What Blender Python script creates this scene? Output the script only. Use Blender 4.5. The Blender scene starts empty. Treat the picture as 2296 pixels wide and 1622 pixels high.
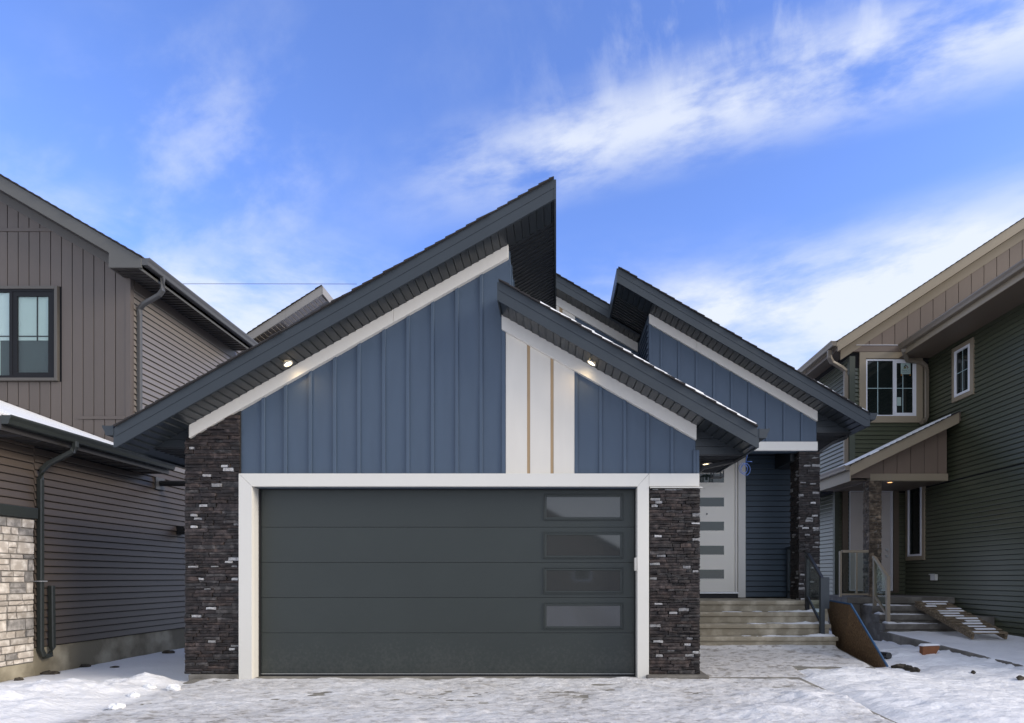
import bpy, math, random
import numpy as np
from mathutils import Vector, Matrix

random.seed(11)
RNG = np.random.default_rng(5)
sc = bpy.context.scene
COL = sc.collection
R = math.radians

# ------------------------------------------------------------------ camera
CAM_Y, CAM_Z = -7.8, 1.29
cam_d = bpy.data.cameras.new('camera')
cam = bpy.data.objects.new('camera', cam_d); COL.objects.link(cam)
cam.location = (0.0, CAM_Y, CAM_Z); cam.rotation_euler = (R(90), 0, 0)
cam_d.sensor_width = 36.0; cam_d.sensor_fit = 'HORIZONTAL'
cam_d.lens = 21.28; cam_d.shift_x = -0.0436; cam_d.shift_y = 0.2112
cam_d.clip_start = 0.05; cam_d.clip_end = 2000
sc.camera = cam

# ------------------------------------------------------------------ sun, sky, exposure
SUN_EL, SUN_AZ = 24.0, 106.0          # degrees; azimuth clockwise from +Y (sun stands to the right)
sun_d = bpy.data.lights.new('sun', 'SUN')
sun_d.energy = 2.2; sun_d.angle = R(26); sun_d.color = (1.0, 0.90, 0.76)
sun = bpy.data.objects.new('sun', sun_d); COL.objects.link(sun)
sd = Vector((math.sin(R(SUN_AZ)) * math.cos(R(SUN_EL)), math.cos(R(SUN_AZ)) * math.cos(R(SUN_EL)), math.sin(R(SUN_EL))))
sun.rotation_euler = sd.to_track_quat('Z', 'Y').to_euler()
sun.location = sd * 60

world = bpy.data.worlds.new('World'); sc.world = world; world.use_nodes = True
wt = world.node_tree; wn = wt.nodes; wl = wt.links
for n in list(wn): wn.remove(n)
def W(t, **kw):
    n = wn.new(t)
    for k, v in kw.items(): setattr(n, k, v)
    return n
def wmath(op, a, b=None, c=None, clamp=False):
    n = W('ShaderNodeMath', operation=op); n.use_clamp = clamp
    for i, v in enumerate((a, b, c)):
        if v is None: continue
        if isinstance(v, (int, float)): n.inputs[i].default_value = v
        else: wl.new(v, n.inputs[i])
    return n.outputs[0]
def wdot(sock, v):
    n = W('ShaderNodeVectorMath', operation='DOT_PRODUCT'); wl.new(sock, n.inputs[0]); n.inputs[1].default_value = v
    return n.outputs['Value']
def wramp(sock, a, b):
    n = W('ShaderNodeMapRange', interpolation_type='SMOOTHSTEP'); wl.new(sock, n.inputs['Value'])
    n.inputs['From Min'].default_value = a; n.inputs['From Max'].default_value = b
    return n.outputs['Result']
def wnoise(vec, scale, detail=6, rough=0.55, dist=0.0):
    n = W('ShaderNodeTexNoise'); wl.new(vec, n.inputs['Vector'])
    n.inputs['Scale'].default_value = scale; n.inputs['Detail'].default_value = detail
    n.inputs['Roughness'].default_value = rough; n.inputs['Distortion'].default_value = dist
    return n.outputs['Fac']
sky = W('ShaderNodeTexSky', sky_type='NISHITA')
sky.sun_disc = False; sky.sun_elevation = R(SUN_EL); sky.sun_rotation = R(SUN_AZ)
sky.air_density = 1.0; sky.dust_density = 0.6; sky.ozone_density = 2.0
tc = W('ShaderNodeTexCoord'); D = tc.outputs['Generated']
def cvec(x, y):      # a direction in the sky
    return Vector((x - 1248, 1357, 1296 - y)).normalized()
def frame(p, q):     # along / across a streak that lies on the great circle through two directions
    a, b = cvec(*p), cvec(*q)
    n = a.cross(b).normalized(); m = (a + b).normalized(); t = n.cross(m).normalized()
    return n, m, t
def streak(p, q, along, across, scale, seed, w_in, w_out, lo, hi, dist=0.6):
    n, m, t = frame(p, q)
    comb = W('ShaderNodeCombineXYZ')
    da, dn = wdot(D, t), wdot(D, n)
    wl.new(wmath('MULTIPLY', da, along), comb.inputs[0]); wl.new(wmath('MULTIPLY_ADD', dn, across, seed), comb.inputs[1])
    wl.new(wdot(D, m), comb.inputs[2])
    ns = wnoise(comb.outputs[0], scale, 7, 0.58, dist)
    dens = wramp(ns, lo, hi)
    band = wmath('SUBTRACT', 1.0, wramp(wmath('ABSOLUTE', dn), w_in, w_out))
    return dens, band, da, dn
sepz = wdot(D, (0, 0, 1))
# big cirrus streak rising to the upper right
d1, b1, a1, n1 = streak((1000, 405), (2250, 60), 1.3, 3.4, 5.0, 3.1, 0.0, 0.082, 0.30, 0.64, 0.10)
c1 = wmath('MULTIPLY', wmath('MULTIPLY', d1, b1), wramp(a1, -0.48, -0.14))
# fine wisps combed across the streak's upper edge
d1b, b1b, a1b, _ = streak((1250, 170), (2250, -180), 3.4, 1.7, 6.0, 8.3, 0.0, 0.11, 0.44, 0.70, 0.12)
c1b = wmath('MULTIPLY', wmath('MULTIPLY', d1b, b1b), wramp(a1b, -0.42, 0.0))
# second, lower streak on the right
d2, b2, a2, n2 = streak((1500, 720), (2296, 500), 1.1, 4.0, 4.2, 5.7, 0.0, 0.085, 0.24, 0.62, 0.08)
c2 = wmath('MULTIPLY', wmath('MULTIPLY', d2, b2), wramp(a2, -0.42, -0.15))
# soft patches, left
d3, b3, a3, n3 = streak((150, 560), (640, 290), 1.3, 2.0, 5.0, 1.9, 0.0, 0.20, 0.40, 0.72, 0.12)
c3 = wmath('MULTIPLY', wmath('MULTIPLY', d3, b3), wmath('SUBTRACT', 1.0, wramp(wmath('ABSOLUTE', a3), 0.06, 0.32)))
# low bank towards the horizon, all the way round
comb = W('ShaderNodeVectorMath', operation='MULTIPLY'); wl.new(D, comb.inputs[0]); comb.inputs[1].default_value = (1.5, 1.5, 4.0)
nl = wnoise(comb.outputs[0], 3.4, 9, 0.60, 0.12)
lowf = wmath('SUBTRACT', 1.0, wramp(sepz, 0.24, 0.54))
c4 = wmath('MULTIPLY', wramp(wmath('ADD', nl, wmath('MULTIPLY', lowf, 0.40)), 0.48, 0.90), wramp(lowf, 0.0, 0.55))
# behind the camera the veil of thin cloud thickens (the soft, nearly shadowless light of the picture)
nh = wnoise(D, 2.2, 8, 0.6, 0.1)
veil = wmath('MULTIPLY', wramp(wdot(D, (0.0, -1.0, 0.25)), -0.30, 0.45), wramp(nh, 0.05, 0.62))
c5 = wmath('MULTIPLY', wramp(nh, 0.58, 0.85), 0.15)
tot = wmath('ADD', wmath('ADD', wmath('MULTIPLY', c1, 0.80), wmath('MULTIPLY', c1b, 0.30)), wmath('ADD', wmath('MULTIPLY', c2, 0.66), wmath('MULTIPLY', c3, 0.45)))
tot = wmath('ADD', tot, wmath('ADD', wmath('MULTIPLY', c4, 0.82), wmath('ADD', c5, wmath('MULTIPLY', veil, 0.85))))
tot = wmath('MINIMUM', tot, 0.88)
tint = W('ShaderNodeMix', data_type='RGBA', blend_type='MULTIPLY'); tint.inputs[0].default_value = 1.0
wl.new(sky.outputs[0], tint.inputs[6]); tint.inputs[7].default_value = (1.08, 1.20, 1.80, 1)
bg_blue = W('ShaderNodeBackground'); wl.new(tint.outputs[2], bg_blue.inputs[0]); bg_blue.inputs[1].default_value = 0.142
bg_cl = W('ShaderNodeBackground'); bg_cl.inputs[0].default_value = (0.87, 0.92, 1.0, 1); bg_cl.inputs[1].default_value = 0.77
mixs = W('ShaderNodeMixShader'); wl.new(tot, mixs.inputs[0]); wl.new(bg_blue.outputs[0], mixs.inputs[1]); wl.new(bg_cl.outputs[0], mixs.inputs[2])
wo = W('ShaderNodeOutputWorld'); wl.new(mixs.outputs[0], wo.inputs[0])

sc.view_settings.view_transform = 'Standard'; sc.view_settings.look = 'None'
sc.view_settings.gamma = 1.0; sc.view_settings.use_curve_mapping = False
sc.view_settings.exposure = 0.45

# ------------------------------------------------------------------ measuring helpers (x, y in the photo's 2296-wide view, at a real depth Y)
F = 1357.0
def SS(Y): return F / (Y - CAM_Y)
def PX(x, Y): return (x - 1248) / SS(Y)
def PZ(y, Y): return CAM_Z + (1296 - y) / SS(Y)

# ------------------------------------------------------------------ materials
def srgb(r, g, b):
    f = lambda c: (c / 255 / 12.92) if c / 255 <= 0.04045 else ((c / 255 + 0.055) / 1.055) ** 2.4
    return (f(r), f(g), f(b))
MATS = {}
def mat(name, col, rough=0.6, var=0.08, vscale=6.0, bump=0.0, bscale=60.0, metal=0.0, spec=0.5, rnd=0.0,
        col2=None, stretch=(1, 1, 1), emit=None, estr=0.0, c2amt=(0.45, 0.7)):
    m = bpy.data.materials.new(name); m.use_nodes = True
    nt = m.node_tree; N = nt.nodes; L = nt.links
    b = N['Principled BSDF']
    b.inputs['Roughness'].default_value = rough; b.inputs['Metallic'].default_value = metal
    b.inputs['Specular IOR Level'].default_value = spec
    tcn = N.new('ShaderNodeTexCoord'); mp = N.new('ShaderNodeMapping'); L.new(tcn.outputs['Object'], mp.inputs[0])
    mp.inputs['Scale'].default_value = stretch
    nz = N.new('ShaderNodeTexNoise'); L.new(mp.outputs[0], nz.inputs['Vector'])
    nz.inputs['Scale'].default_value = vscale; nz.inputs['Detail'].default_value = 5
    mx = N.new('ShaderNodeMix'); mx.data_type = 'RGBA'
    lo = tuple(c * (1 - var) for c in col) + (1,); hi = tuple(min(1, c * (1 + var)) for c in (col2 or col)) + (1,)
    mx.inputs[6].default_value = lo; mx.inputs[7].default_value = hi
    if col2:
        rp = N.new('ShaderNodeMapRange'); rp.inputs[1].default_value = c2amt[0]; rp.inputs[2].default_value = c2amt[1]
        L.new(nz.outputs['Fac'], rp.inputs[0]); L.new(rp.outputs[0], mx.inputs[0])
    else:
        L.new(nz.outputs['Fac'], mx.inputs[0])
    out = mx.outputs[2]
    if rnd:
        oi = N.new('ShaderNodeObjectInfo'); mr = N.new('ShaderNodeMapRange')
        L.new(oi.outputs['Random'], mr.inputs[0]); mr.inputs[3].default_value = 1 - rnd; mr.inputs[4].default_value = 1 + rnd
        vm = N.new('ShaderNodeVectorMath'); vm.operation = 'SCALE'
        L.new(out, vm.inputs[0]); L.new(mr.outputs[0], vm.inputs['Scale']); out = vm.outputs[0]
    L.new(out, b.inputs['Base Color'])
    if bump:
        n2 = N.new('ShaderNodeTexNoise'); L.new(mp.outputs[0], n2.inputs['Vector'])
        n2.inputs['Scale'].default_value = bscale; n2.inputs['Detail'].default_value = 6; n2.inputs['Roughness'].default_value = 0.6
        bp = N.new('ShaderNodeBump'); bp.inputs['Strength'].default_value = bump; bp.inputs['Distance'].default_value = 0.01
        L.new(n2.outputs['Fac'], bp.inputs['Height']); L.new(bp.outputs[0], b.inputs['Normal'])
    if emit:
        b.inputs['Emission Color'].default_value = emit + (1,); b.inputs['Emission Strength'].default_value = estr
    MATS[name] = m
    return m

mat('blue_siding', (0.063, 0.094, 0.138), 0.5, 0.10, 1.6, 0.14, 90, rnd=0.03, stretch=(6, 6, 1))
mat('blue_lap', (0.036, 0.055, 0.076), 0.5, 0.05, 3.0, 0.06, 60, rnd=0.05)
mat('white_trim', (0.71, 0.685, 0.62), 0.5, 0.03, 1.5, 0.03, 80)
mat('white_board', (0.74, 0.695, 0.61), 0.6, 0.05, 2.0, 0.08, 70, stretch=(4, 4, 1))
mat('bare_strip', (0.42, 0.29, 0.16), 0.75, 0.12, 5.0, 0.1, 70, stretch=(4, 4, 1))
mat('charcoal_metal', (0.029, 0.038, 0.046), 0.5, 0.10, 2.0, 0.03, 120)
mat('charcoal_soffit', (0.019, 0.024, 0.028), 0.32, 0.10, 2.0, rnd=0.10)
mat('soffit_vent', (0.014, 0.016, 0.018), 0.36, 0.10, 2.0, rnd=0.10)
mat('shingle_dark', (0.030, 0.027, 0.027), 0.9, 0.3, 40, 0.5, 90)
mat('garage_door', (0.029, 0.036, 0.033), 0.42, 0.12, 1.2, 0.18, 130, rnd=0.03)
mat('black_rubber', (0.010, 0.010, 0.011), 0.6)
mat('black_metal', (0.014, 0.015, 0.017), 0.35, 0.1)
mat('aluminium', (0.65, 0.66, 0.66), 0.35, 0.05, metal=0.6)
mat('mortar_dark', (0.018, 0.016, 0.015), 0.9, 0.2, 20)
mat('ledge_stone', (0.027, 0.019, 0.018), 0.68, 0.35, 14, 0.7, 45, rnd=0.45, col2=(0.054, 0.041, 0.037))
mat('ledge_stone_brown', (0.032, 0.021, 0.018), 0.7, 0.35, 14, 0.7, 45, rnd=0.4, col2=(0.052, 0.036, 0.030))
mat('ledge_stone_grey', (0.034, 0.029, 0.028), 0.62, 0.35, 14, 0.7, 45, rnd=0.4, col2=(0.070, 0.062, 0.058))
mat('quartz_stone', (0.52, 0.51, 0.50), 0.4, 0.25, 34, 0.6, 50, rnd=0.4, col2=(0.16, 0.145, 0.14), c2amt=(0.48, 0.72))
mat('concrete', (0.34, 0.295, 0.215), 0.88, 0.16, 5.0, 0.5, 45, col2=(0.44, 0.39, 0.30))
mat('concrete_grey', (0.22, 0.205, 0.175), 0.9, 0.16, 4.0, 0.35, 40, col2=(0.28, 0.26, 0.22))
mat('concrete_dark', (0.16, 0.145, 0.125), 0.9, 0.18, 4.0, 0.35, 40, col2=(0.21, 0.195, 0.17))
mat('foundation', (0.26, 0.225, 0.155), 0.92, 0.2, 2.5, 0.4, 30, col2=(0.36, 0.32, 0.235))
mat('door_paint', (0.80, 0.755, 0.66), 0.45, 0.03, 2.0)
mat('casing_grey', (0.64, 0.62, 0.57), 0.5, 0.03, 2.0)
def glass(name, col, rough=0.06, spec=0.5):
    return mat(name, col, rough, 0.10, 2.0, spec=spec)
glass('door_lite', (0.022, 0.034, 0.030), 0.06, 0.8)
glass('garage_pane', (0.045, 0.048, 0.046), 0.04, 1.0)
glass('dark_pane', (0.010, 0.014, 0.013), 0.04, 0.5)
mat('lamp_glow', (0.9, 0.85, 0.7), 0.5, emit=(1.0, 0.80, 0.48), estr=5.0)
mat('lamp_orange', (0.9, 0.6, 0.4), 0.5, emit=(1.0, 0.42, 0.16), estr=4.0)
mat('lamp_ring', (0.50, 0.46, 0.40), 0.4)
mat('blue_cord', (0.05, 0.13, 0.42), 0.5)
mat('snow_clean', (0.82, 0.82, 0.82), 0.55, 0.03, 8.0, 0.35, 30)
# left house
mat('brown_board', (0.105, 0.086, 0.075), 0.5, 0.06, 3.0, 0.08, 70, rnd=0.05, stretch=(5, 5, 1))
mat('pale_lit_lap', (0.190, 0.168, 0.148), 0.38, 0.07, 3.0, 0.06, 70, rnd=0.06)  # brown siding with its sunlit tone painted in; also the pale rear soffit boards
mat('pale_fascia', (0.30, 0.285, 0.265), 0.5, 0.05)
mat('brown_lap', (0.088, 0.068, 0.053), 0.45, 0.07, 3.0, 0.06, 70, rnd=0.06)
mat('brown_trim', (0.085, 0.078, 0.070), 0.45, 0.06, 3.0)
mat('left_fascia', (0.098, 0.096, 0.088), 0.45, 0.06, 3.0, 0.05, 90)
mat('left_soffit', (0.035, 0.032, 0.030), 0.4, 0.08, 3.0, rnd=0.08)
mat('left_pipe', (0.030, 0.034, 0.030), 0.35, 0.1)
mat('grey_pipe', (0.085, 0.085, 0.085), 0.38, 0.1)
mat('window_black', (0.012, 0.013, 0.016), 0.6, spec=0.2)
mat('blind', (0.58, 0.63, 0.63), 0.7, 0.04)
mat('blind_near', (0.72, 0.75, 0.77), 0.7, 0.04)
mat('curtain', (0.62, 0.64, 0.65), 0.8, 0.05)
mat('room_dark', (0.075, 0.090, 0.100), 0.8)
mat('cream_stone', (0.56, 0.49, 0.41), 0.8, 0.2, 10, 0.6, 40, rnd=0.22, col2=(0.62, 0.57, 0.50))
mat('cream_stone_grey', (0.28, 0.26, 0.235), 0.8, 0.25, 10, 0.6, 40, rnd=0.2, col2=(0.34, 0.31, 0.28))
mat('mortar_grey', (0.20, 0.185, 0.165), 0.95, 0.15, 20, 0.4, 60)
# right house
mat('green_lap', (0.066, 0.072, 0.042), 0.34, 0.07, 3.0, 0.06, 70, rnd=0.06)
mat('green_trim', (0.062, 0.070, 0.048), 0.5, 0.06)
mat('tan_trim', (0.290, 0.235, 0.160), 0.5, 0.05, 3.0, 0.05, 90)
mat('tan_board', (0.180, 0.130, 0.095), 0.5, 0.06, 3.0, 0.08, 70, rnd=0.05, stretch=(5, 5, 1))
mat('tan_soffit', (0.130, 0.098, 0.070), 0.5, 0.06)
mat('tan_gutter', (0.185, 0.150, 0.108), 0.4, 0.06)
mat('tan_rail', (0.30, 0.245, 0.175), 0.45, 0.06)
mat('vinyl_white', (0.74, 0.74, 0.76), 0.4, 0.03)
mat('muntin', (0.40, 0.52, 0.52), 0.5)
mat('door_greige', (0.56, 0.52, 0.48), 0.5, 0.04)
mat('river_stone', (0.105, 0.075, 0.050), 0.8, 0.3, 12, 0.6, 45, rnd=0.45, col2=(0.17, 0.13, 0.09))
mat('sticker_white', (0.36, 0.46, 0.42), 0.6)
mat('sticker_dark', (0.012, 0.03, 0.05), 0.6)
mat('sticker_olive', (0.14, 0.13, 0.025), 0.6)
mat('sticker_red', (0.16, 0.05, 0.035), 0.6)
mat('tape_orange', (0.30, 0.13, 0.01), 0.6)
mat('osb', (0.125, 0.070, 0.030), 0.8, 0.25, 34, 0.4, 70, col2=(0.190, 0.115, 0.055), stretch=(1, 2.2, 1))
mat('blue_edge', (0.02, 0.075, 0.17), 0.6, 0.15)
mat('weathered_wood', (0.17, 0.125, 0.075), 0.85, 0.3, 8, 0.5, 50, rnd=0.15, col2=(0.26, 0.20, 0.13), stretch=(1, 6, 6))
mat('orange_wood', (0.22, 0.085, 0.035), 0.85, 0.3, 10, 0.5, 50)
mat('soil', (0.040, 0.032, 0.022), 0.95, 0.4, 12, 0.8, 30, col2=(0.075, 0.06, 0.042))
mat('lap_shade_black', (0.006, 0.006, 0.006), 0.9)  # black wall cores; the gaps paint a shadow line under each siding course
mat('wire_black', (0.05, 0.045, 0.045), 0.6)

for k_ in ('pale_lit_lap', 'green_lap'):      # vinyl sheen
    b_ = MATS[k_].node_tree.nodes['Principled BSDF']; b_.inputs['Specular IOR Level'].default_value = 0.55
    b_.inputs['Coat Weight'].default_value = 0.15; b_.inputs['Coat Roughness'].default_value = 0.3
def thin_glass(name):
    m = bpy.data.materials.new(name); m.use_nodes = True
    nt = m.node_tree; N = nt.nodes; L = nt.links; N.remove(N['Principled BSDF'])
    tr = N.new('ShaderNodeBsdfTransparent'); tr.inputs[0].default_value = (0.86, 0.91, 0.90, 1)
    gl = N.new('ShaderNodeBsdfGlossy'); gl.inputs['Roughness'].default_value = 0.03
    fr = N.new('ShaderNodeFresnel'); fr.inputs[0].default_value = 1.5
    mx = N.new('ShaderNodeMixShader'); geo = N.new('ShaderNodeNewGeometry'); sb = N.new('ShaderNodeMath'); sb.operation = 'SUBTRACT'; sb.use_clamp = True
    L.new(fr.outputs[0], sb.inputs[0]); L.new(geo.outputs['Backfacing'], sb.inputs[1]); L.new(sb.outputs[0], mx.inputs[0]); L.new(tr.outputs[0], mx.inputs[1]); L.new(gl.outputs[0], mx.inputs[2])
    L.new(mx.outputs[0], N['Material Output'].inputs[0]); MATS[name] = m
thin_glass('clear_glass')

def splash(name, col, h):
    m = MATS[name]; N = m.node_tree.nodes; L = m.node_tree.links; b = N['Principled BSDF']; src = b.inputs['Base Color'].links[0].from_socket
    tcn = N.new('ShaderNodeTexCoord'); sx = N.new('ShaderNodeSeparateXYZ'); L.new(tcn.outputs['Object'], sx.inputs[0])
    nz = N.new('ShaderNodeTexNoise'); L.new(tcn.outputs['Object'], nz.inputs['Vector']); nz.inputs['Scale'].default_value = 26; nz.inputs['Detail'].default_value = 8; nz.inputs['Roughness'].default_value = .7
    big = N.new('ShaderNodeTexNoise'); L.new(tcn.outputs['Object'], big.inputs['Vector']); big.inputs['Scale'].default_value = 1.7
    mr = N.new('ShaderNodeMapRange'); L.new(sx.outputs['Z'], mr.inputs[0]); mr.inputs[1].default_value = h; mr.inputs[2].default_value = 0.0
    mu = N.new('ShaderNodeMath'); mu.operation = 'MULTIPLY'; L.new(mr.outputs[0], mu.inputs[0]); L.new(big.outputs['Fac'], mu.inputs[1])
    ad = N.new('ShaderNodeMath'); ad.operation = 'MULTIPLY_ADD'; L.new(mu.outputs[0], ad.inputs[0]); ad.inputs[1].default_value = .55; L.new(nz.outputs['Fac'], ad.inputs[2])
    th = N.new('ShaderNodeMapRange'); L.new(ad.outputs[0], th.inputs[0]); th.inputs[1].default_value = .60; th.inputs[2].default_value = .85; th.inputs[4].default_value = .16
    mx = N.new('ShaderNodeMix'); mx.data_type = 'RGBA'; L.new(th.outputs[0], mx.inputs[0]); L.new(src, mx.inputs[6]); mx.inputs[7].default_value = col + (1,)
    L.new(mx.outputs[2], b.inputs['Base Color'])
splash('garage_door', (0.16, 0.155, 0.14), 0.6)
# snow: clean banks and trodden, greyer, thinner cover (mask = where it was walked and driven on)
def snow_mat():
    m = bpy.data.materials.new('snow_ground'); m.use_nodes = True
    nt = m.node_tree; N = nt.nodes; L = nt.links; b = N['Principled BSDF']
    b.inputs['Roughness'].default_value = 0.6; b.inputs['Specular IOR Level'].default_value = 0.35
    at = N.new('ShaderNodeAttribute'); at.attribute_name = 'trodden'
    tcn = N.new('ShaderNodeTexCoord'); mp = N.new('ShaderNodeMapping'); L.new(tcn.outputs['Object'], mp.inputs[0]); mp.inputs['Scale'].default_value = (0.8, 1.6, 1)
    def nz(sc_, de, ro):
        n = N.new('ShaderNodeTexNoise'); L.new(mp.outputs[0], n.inputs['Vector']); n.inputs['Scale'].default_value = sc_
        n.inputs['Detail'].default_value = de; n.inputs['Roughness'].default_value = ro; return n.outputs['Fac']
    def rng(s, a, c):
        n = N.new('ShaderNodeMapRange'); L.new(s, n.inputs[0]); n.inputs[1].default_value = a; n.inputs[2].default_value = c; return n.outputs[0]
    def mul(s, t):
        n = N.new('ShaderNodeMath'); n.operation = 'MULTIPLY'; L.new(s, n.inputs[0])
        if isinstance(t, float): n.inputs[1].default_value = t
        else: L.new(t, n.inputs[1])
        return n.outputs[0]
    def mix(f, a, c):
        n = N.new('ShaderNodeMix'); n.data_type = 'RGBA'; L.new(f, n.inputs[0])
        for i, v in ((6, a), (7, c)):
            if isinstance(v, tuple): n.inputs[i].default_value = v
            else: L.new(v, n.inputs[i])
        return n.outputs[2]
    clean = mix(nz(2.5, 5, .6), (0.79, 0.79, 0.80, 1), (0.87, 0.86, 0.86, 1))
    packed = mix(nz(5.0, 6, .6), (0.48, 0.455, 0.43, 1), (0.73, 0.715, 0.70, 1))
    base = mix(at.outputs['Fac'], clean, packed)
    streaks = mul(rng(nz(8.0, 8, .68), .51, .60), at.outputs['Fac'])
    base = mix(mul(streaks, .70), base, (0.17, 0.14, 0.105, 1))
    L.new(base, b.inputs['Base Color'])
    bp = N.new('ShaderNodeBump'); bp.inputs['Strength'].default_value = 0.8; bp.inputs['Distance'].default_value = 0.03
    L.new(nz(22.0, 8, .62), bp.inputs['Height']); L.new(bp.outputs[0], b.inputs['Normal'])
    MATS['snow_ground'] = m
snow_mat()

# ------------------------------------------------------------------ object helpers
def empty(name, loc, label, cat, group=None):
    o = bpy.data.objects.new(name, None); COL.objects.link(o); o.location = loc
    o.empty_display_size = 0.3
    tag(o, label, cat, group); return o
def tag(o, label=None, cat=None, group=None, kind=None):
    if label: o['label'] = label
    if cat: o['category'] = cat
    if group: o['group'] = group
    if kind: o['kind'] = kind
    return o
def link(name, me, parent=None):
    o = bpy.data.objects.new(name, me); COL.objects.link(o)
    if parent is not None:
        o.parent = parent
        if parent.type == 'EMPTY': o.matrix_parent_inverse = Matrix.Translation(-Vector(parent.location))
    return o
class MB:
    """collects closed pieces of one object"""
    def __init__(s): s.v = []; s.f = []; s.mi = []
    def add(s, vs, fs, mi=0):
        o = len(s.v); s.v += [tuple(v) for v in vs]; s.f += [tuple(i + o for i in f) for f in fs]; s.mi += [mi] * len(fs); return s
    def box(s, x0, x1, y0, y1, z0, z1, mi=0):
        return s.hexa([(x0, y0, z0), (x1, y0, z0), (x1, y1, z0), (x0, y1, z0), (x0, y0, z1), (x1, y0, z1), (x1, y1, z1), (x0, y1, z1)], mi)
    def hexa(s, p, mi=0):
        return s.add(p, [(0, 3, 2, 1), (4, 5, 6, 7), (0, 1, 5, 4), (1, 2, 6, 5), (2, 3, 7, 6), (3, 0, 4, 7)], mi)
    def prism_y(s, poly, y0, y1, mi=0):       # poly of (x, z)
        n = len(poly); a = sum(poly[i][0] * poly[(i + 1) % n][1] - poly[(i + 1) % n][0] * poly[i][1] for i in range(n))
        if a < 0: poly = poly[::-1]
        vs = [(x, y0, z) for x, z in poly] + [(x, y1, z) for x, z in poly]
        fs = [tuple(range(n)), tuple(range(2 * n - 1, n - 1, -1))] + [(i, i + n, (i + 1) % n + n, (i + 1) % n) for i in range(n)]
        return s.add(vs, fs, mi)
    def prism_x(s, poly, x0, x1, mi=0):       # poly of (y, z)
        n = len(poly); a = sum(poly[i][0] * poly[(i + 1) % n][1] - poly[(i + 1) % n][0] * poly[i][1] for i in range(n))
        if a > 0: poly = poly[::-1]
        vs = [(x0, y, z) for y, z in poly] + [(x1, y, z) for y, z in poly]
        fs = [tuple(range(n)), tuple(range(2 * n - 1, n - 1, -1))] + [(i, i + n, (i + 1) % n + n, (i + 1) % n) for i in range(n)]
        return s.add(vs, fs, mi)
    def sweep(s, path, w, h=None, n=4, mi=0, up=(0, 0, 1)):
        P = [Vector(p) for p in path]; h = h or w; rings = []
        for i, p in enumerate(P):
            d = ((P[i] - P[i - 1]).normalized() if i else Vector((0, 0, 0))) + ((P[i + 1] - P[i]).normalized() if i < len(P) - 1 else Vector((0, 0, 0)))
            d.normalize(); u = Vector(up)
            if abs(d.dot(u)) > 0.95: u = Vector((0, 1, 0))
            sx = d.cross(u).normalized(); sy = sx.cross(d).normalized()
            if n == 4: offs = [(-.5, -.5), (.5, -.5), (.5, .5), (-.5, .5)]
            elif n == 8: offs = [(-.35, -.5), (.35, -.5), (.5, -.35), (.5, .35), (.35, .5), (-.35, .5), (-.5, .35), (-.5, -.35)]
            else: offs = [(.5 * math.cos(6.2832 * k / n), .5 * math.sin(6.2832 * k / n)) for k in range(n)]
            rings.append([p + sx * (a * w) + sy * (b * h) for a, b in offs])
        vs = [v for r in rings for v in r]; m = len(offs); fs = []
        for i in range(len(P) - 1):
            for k in range(m):
                a, b = i * m + k, i * m + (k + 1) % m
                fs.append((a, b, b + m, a + m))
        fs.append(tuple(range(m))[::-1]); fs.append(tuple((len(P) - 1) * m + k for k in range(m)))
        return s.add(vs, fs, mi)
    def build(s, name, mats, parent=None, bevel=0.0, smooth=False):
        me = bpy.data.meshes.new(name); me.from_pydata(s.v, [], s.f)
        if isinstance(mats, str): mats = [mats]
        for m in mats: me.materials.append(MATS[m])
        if len(mats) > 1: me.polygons.foreach_set('material_index', s.mi)
        if smooth: me.polygons.foreach_set('use_smooth', [True] * len(me.polygons))
        me.update()
        o = link(name, me, parent)
        if bevel:
            b = o.modifiers.new('bevel', 'BEVEL'); b.width = bevel; b.segments = 2; b.limit_method = 'ANGLE'; b.angle_limit = R(40)
        return o
def box(name, x0, x1, y0, y1, z0, z1, m, parent=None, bevel=0.0):
    return MB().box(x0, x1, y0, y1, z0, z1).build(name, m, parent, bevel)
def ring_y(x0, x1, z0, z1, w, y0, y1, mb=None, wb=None, mi=0):
    """rectangular frame in a wall that faces the street"""
    mb = mb or MB(); wb = wb or w
    mb.box(x0, x0 + w, y0, y1, z0, z1, mi); mb.box(x1 - w, x1, y0, y1, z0, z1, mi)
    mb.box(x0 + w, x1 - w, y0, y1, z0, z0 + wb, mi); mb.box(x0 + w, x1 - w, y0, y1, z1 - w, z1, mi); return mb
def ring_x(y0, y1, z0, z1, w, x0, x1, mb=None, mi=0):
    mb = mb or MB()
    mb.box(x0, x1, y0, y0 + w, z0, z1, mi); mb.box(x0, x1, y1 - w, y1, z0, z1, mi)
    mb.box(x0, x1, y0 + w, y1 - w, z0, z0 + w, mi); mb.box(x0, x1, y0 + w, y1 - w, z1 - w, z1, mi); return mb

def lap_x(z0, z1, y0, y1, xw, sgn, m, parent, expo=0.1016, clip=None, name='siding_board', m2=None, zm2=99):
    """lap siding courses on a wall at x = xw that faces sgn * X"""
    z = z0
    while z < z1 - 0.02:
        t = min(z + expo, z1); a, b = (y0, y1) if clip is None else clip(z, t)
        if b - a > 0.05:
            MB().prism_y([(xw, z), (xw + sgn * 0.026, z + .004), (xw + sgn * 0.026, z + 0.014), (xw + sgn * 0.006, t - 0.008), (xw, t - 0.008)], a, b).build(name, m2 if z > zm2 else m, parent)
        z += expo
def lap_y(z0, z1, x0, x1, yw, m, parent, expo=0.1016, name='siding_board'):
    z = z0
    while z < z1 - 0.02:
        t = min(z + expo, z1)
        MB().prism_x([(yw, z), (yw - 0.024, z + .004), (yw - 0.024, z + 0.014), (yw - 0.006, t - 0.008), (yw, t - 0.008)], x0, x1).build(name, m, parent)
        z += expo

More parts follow.
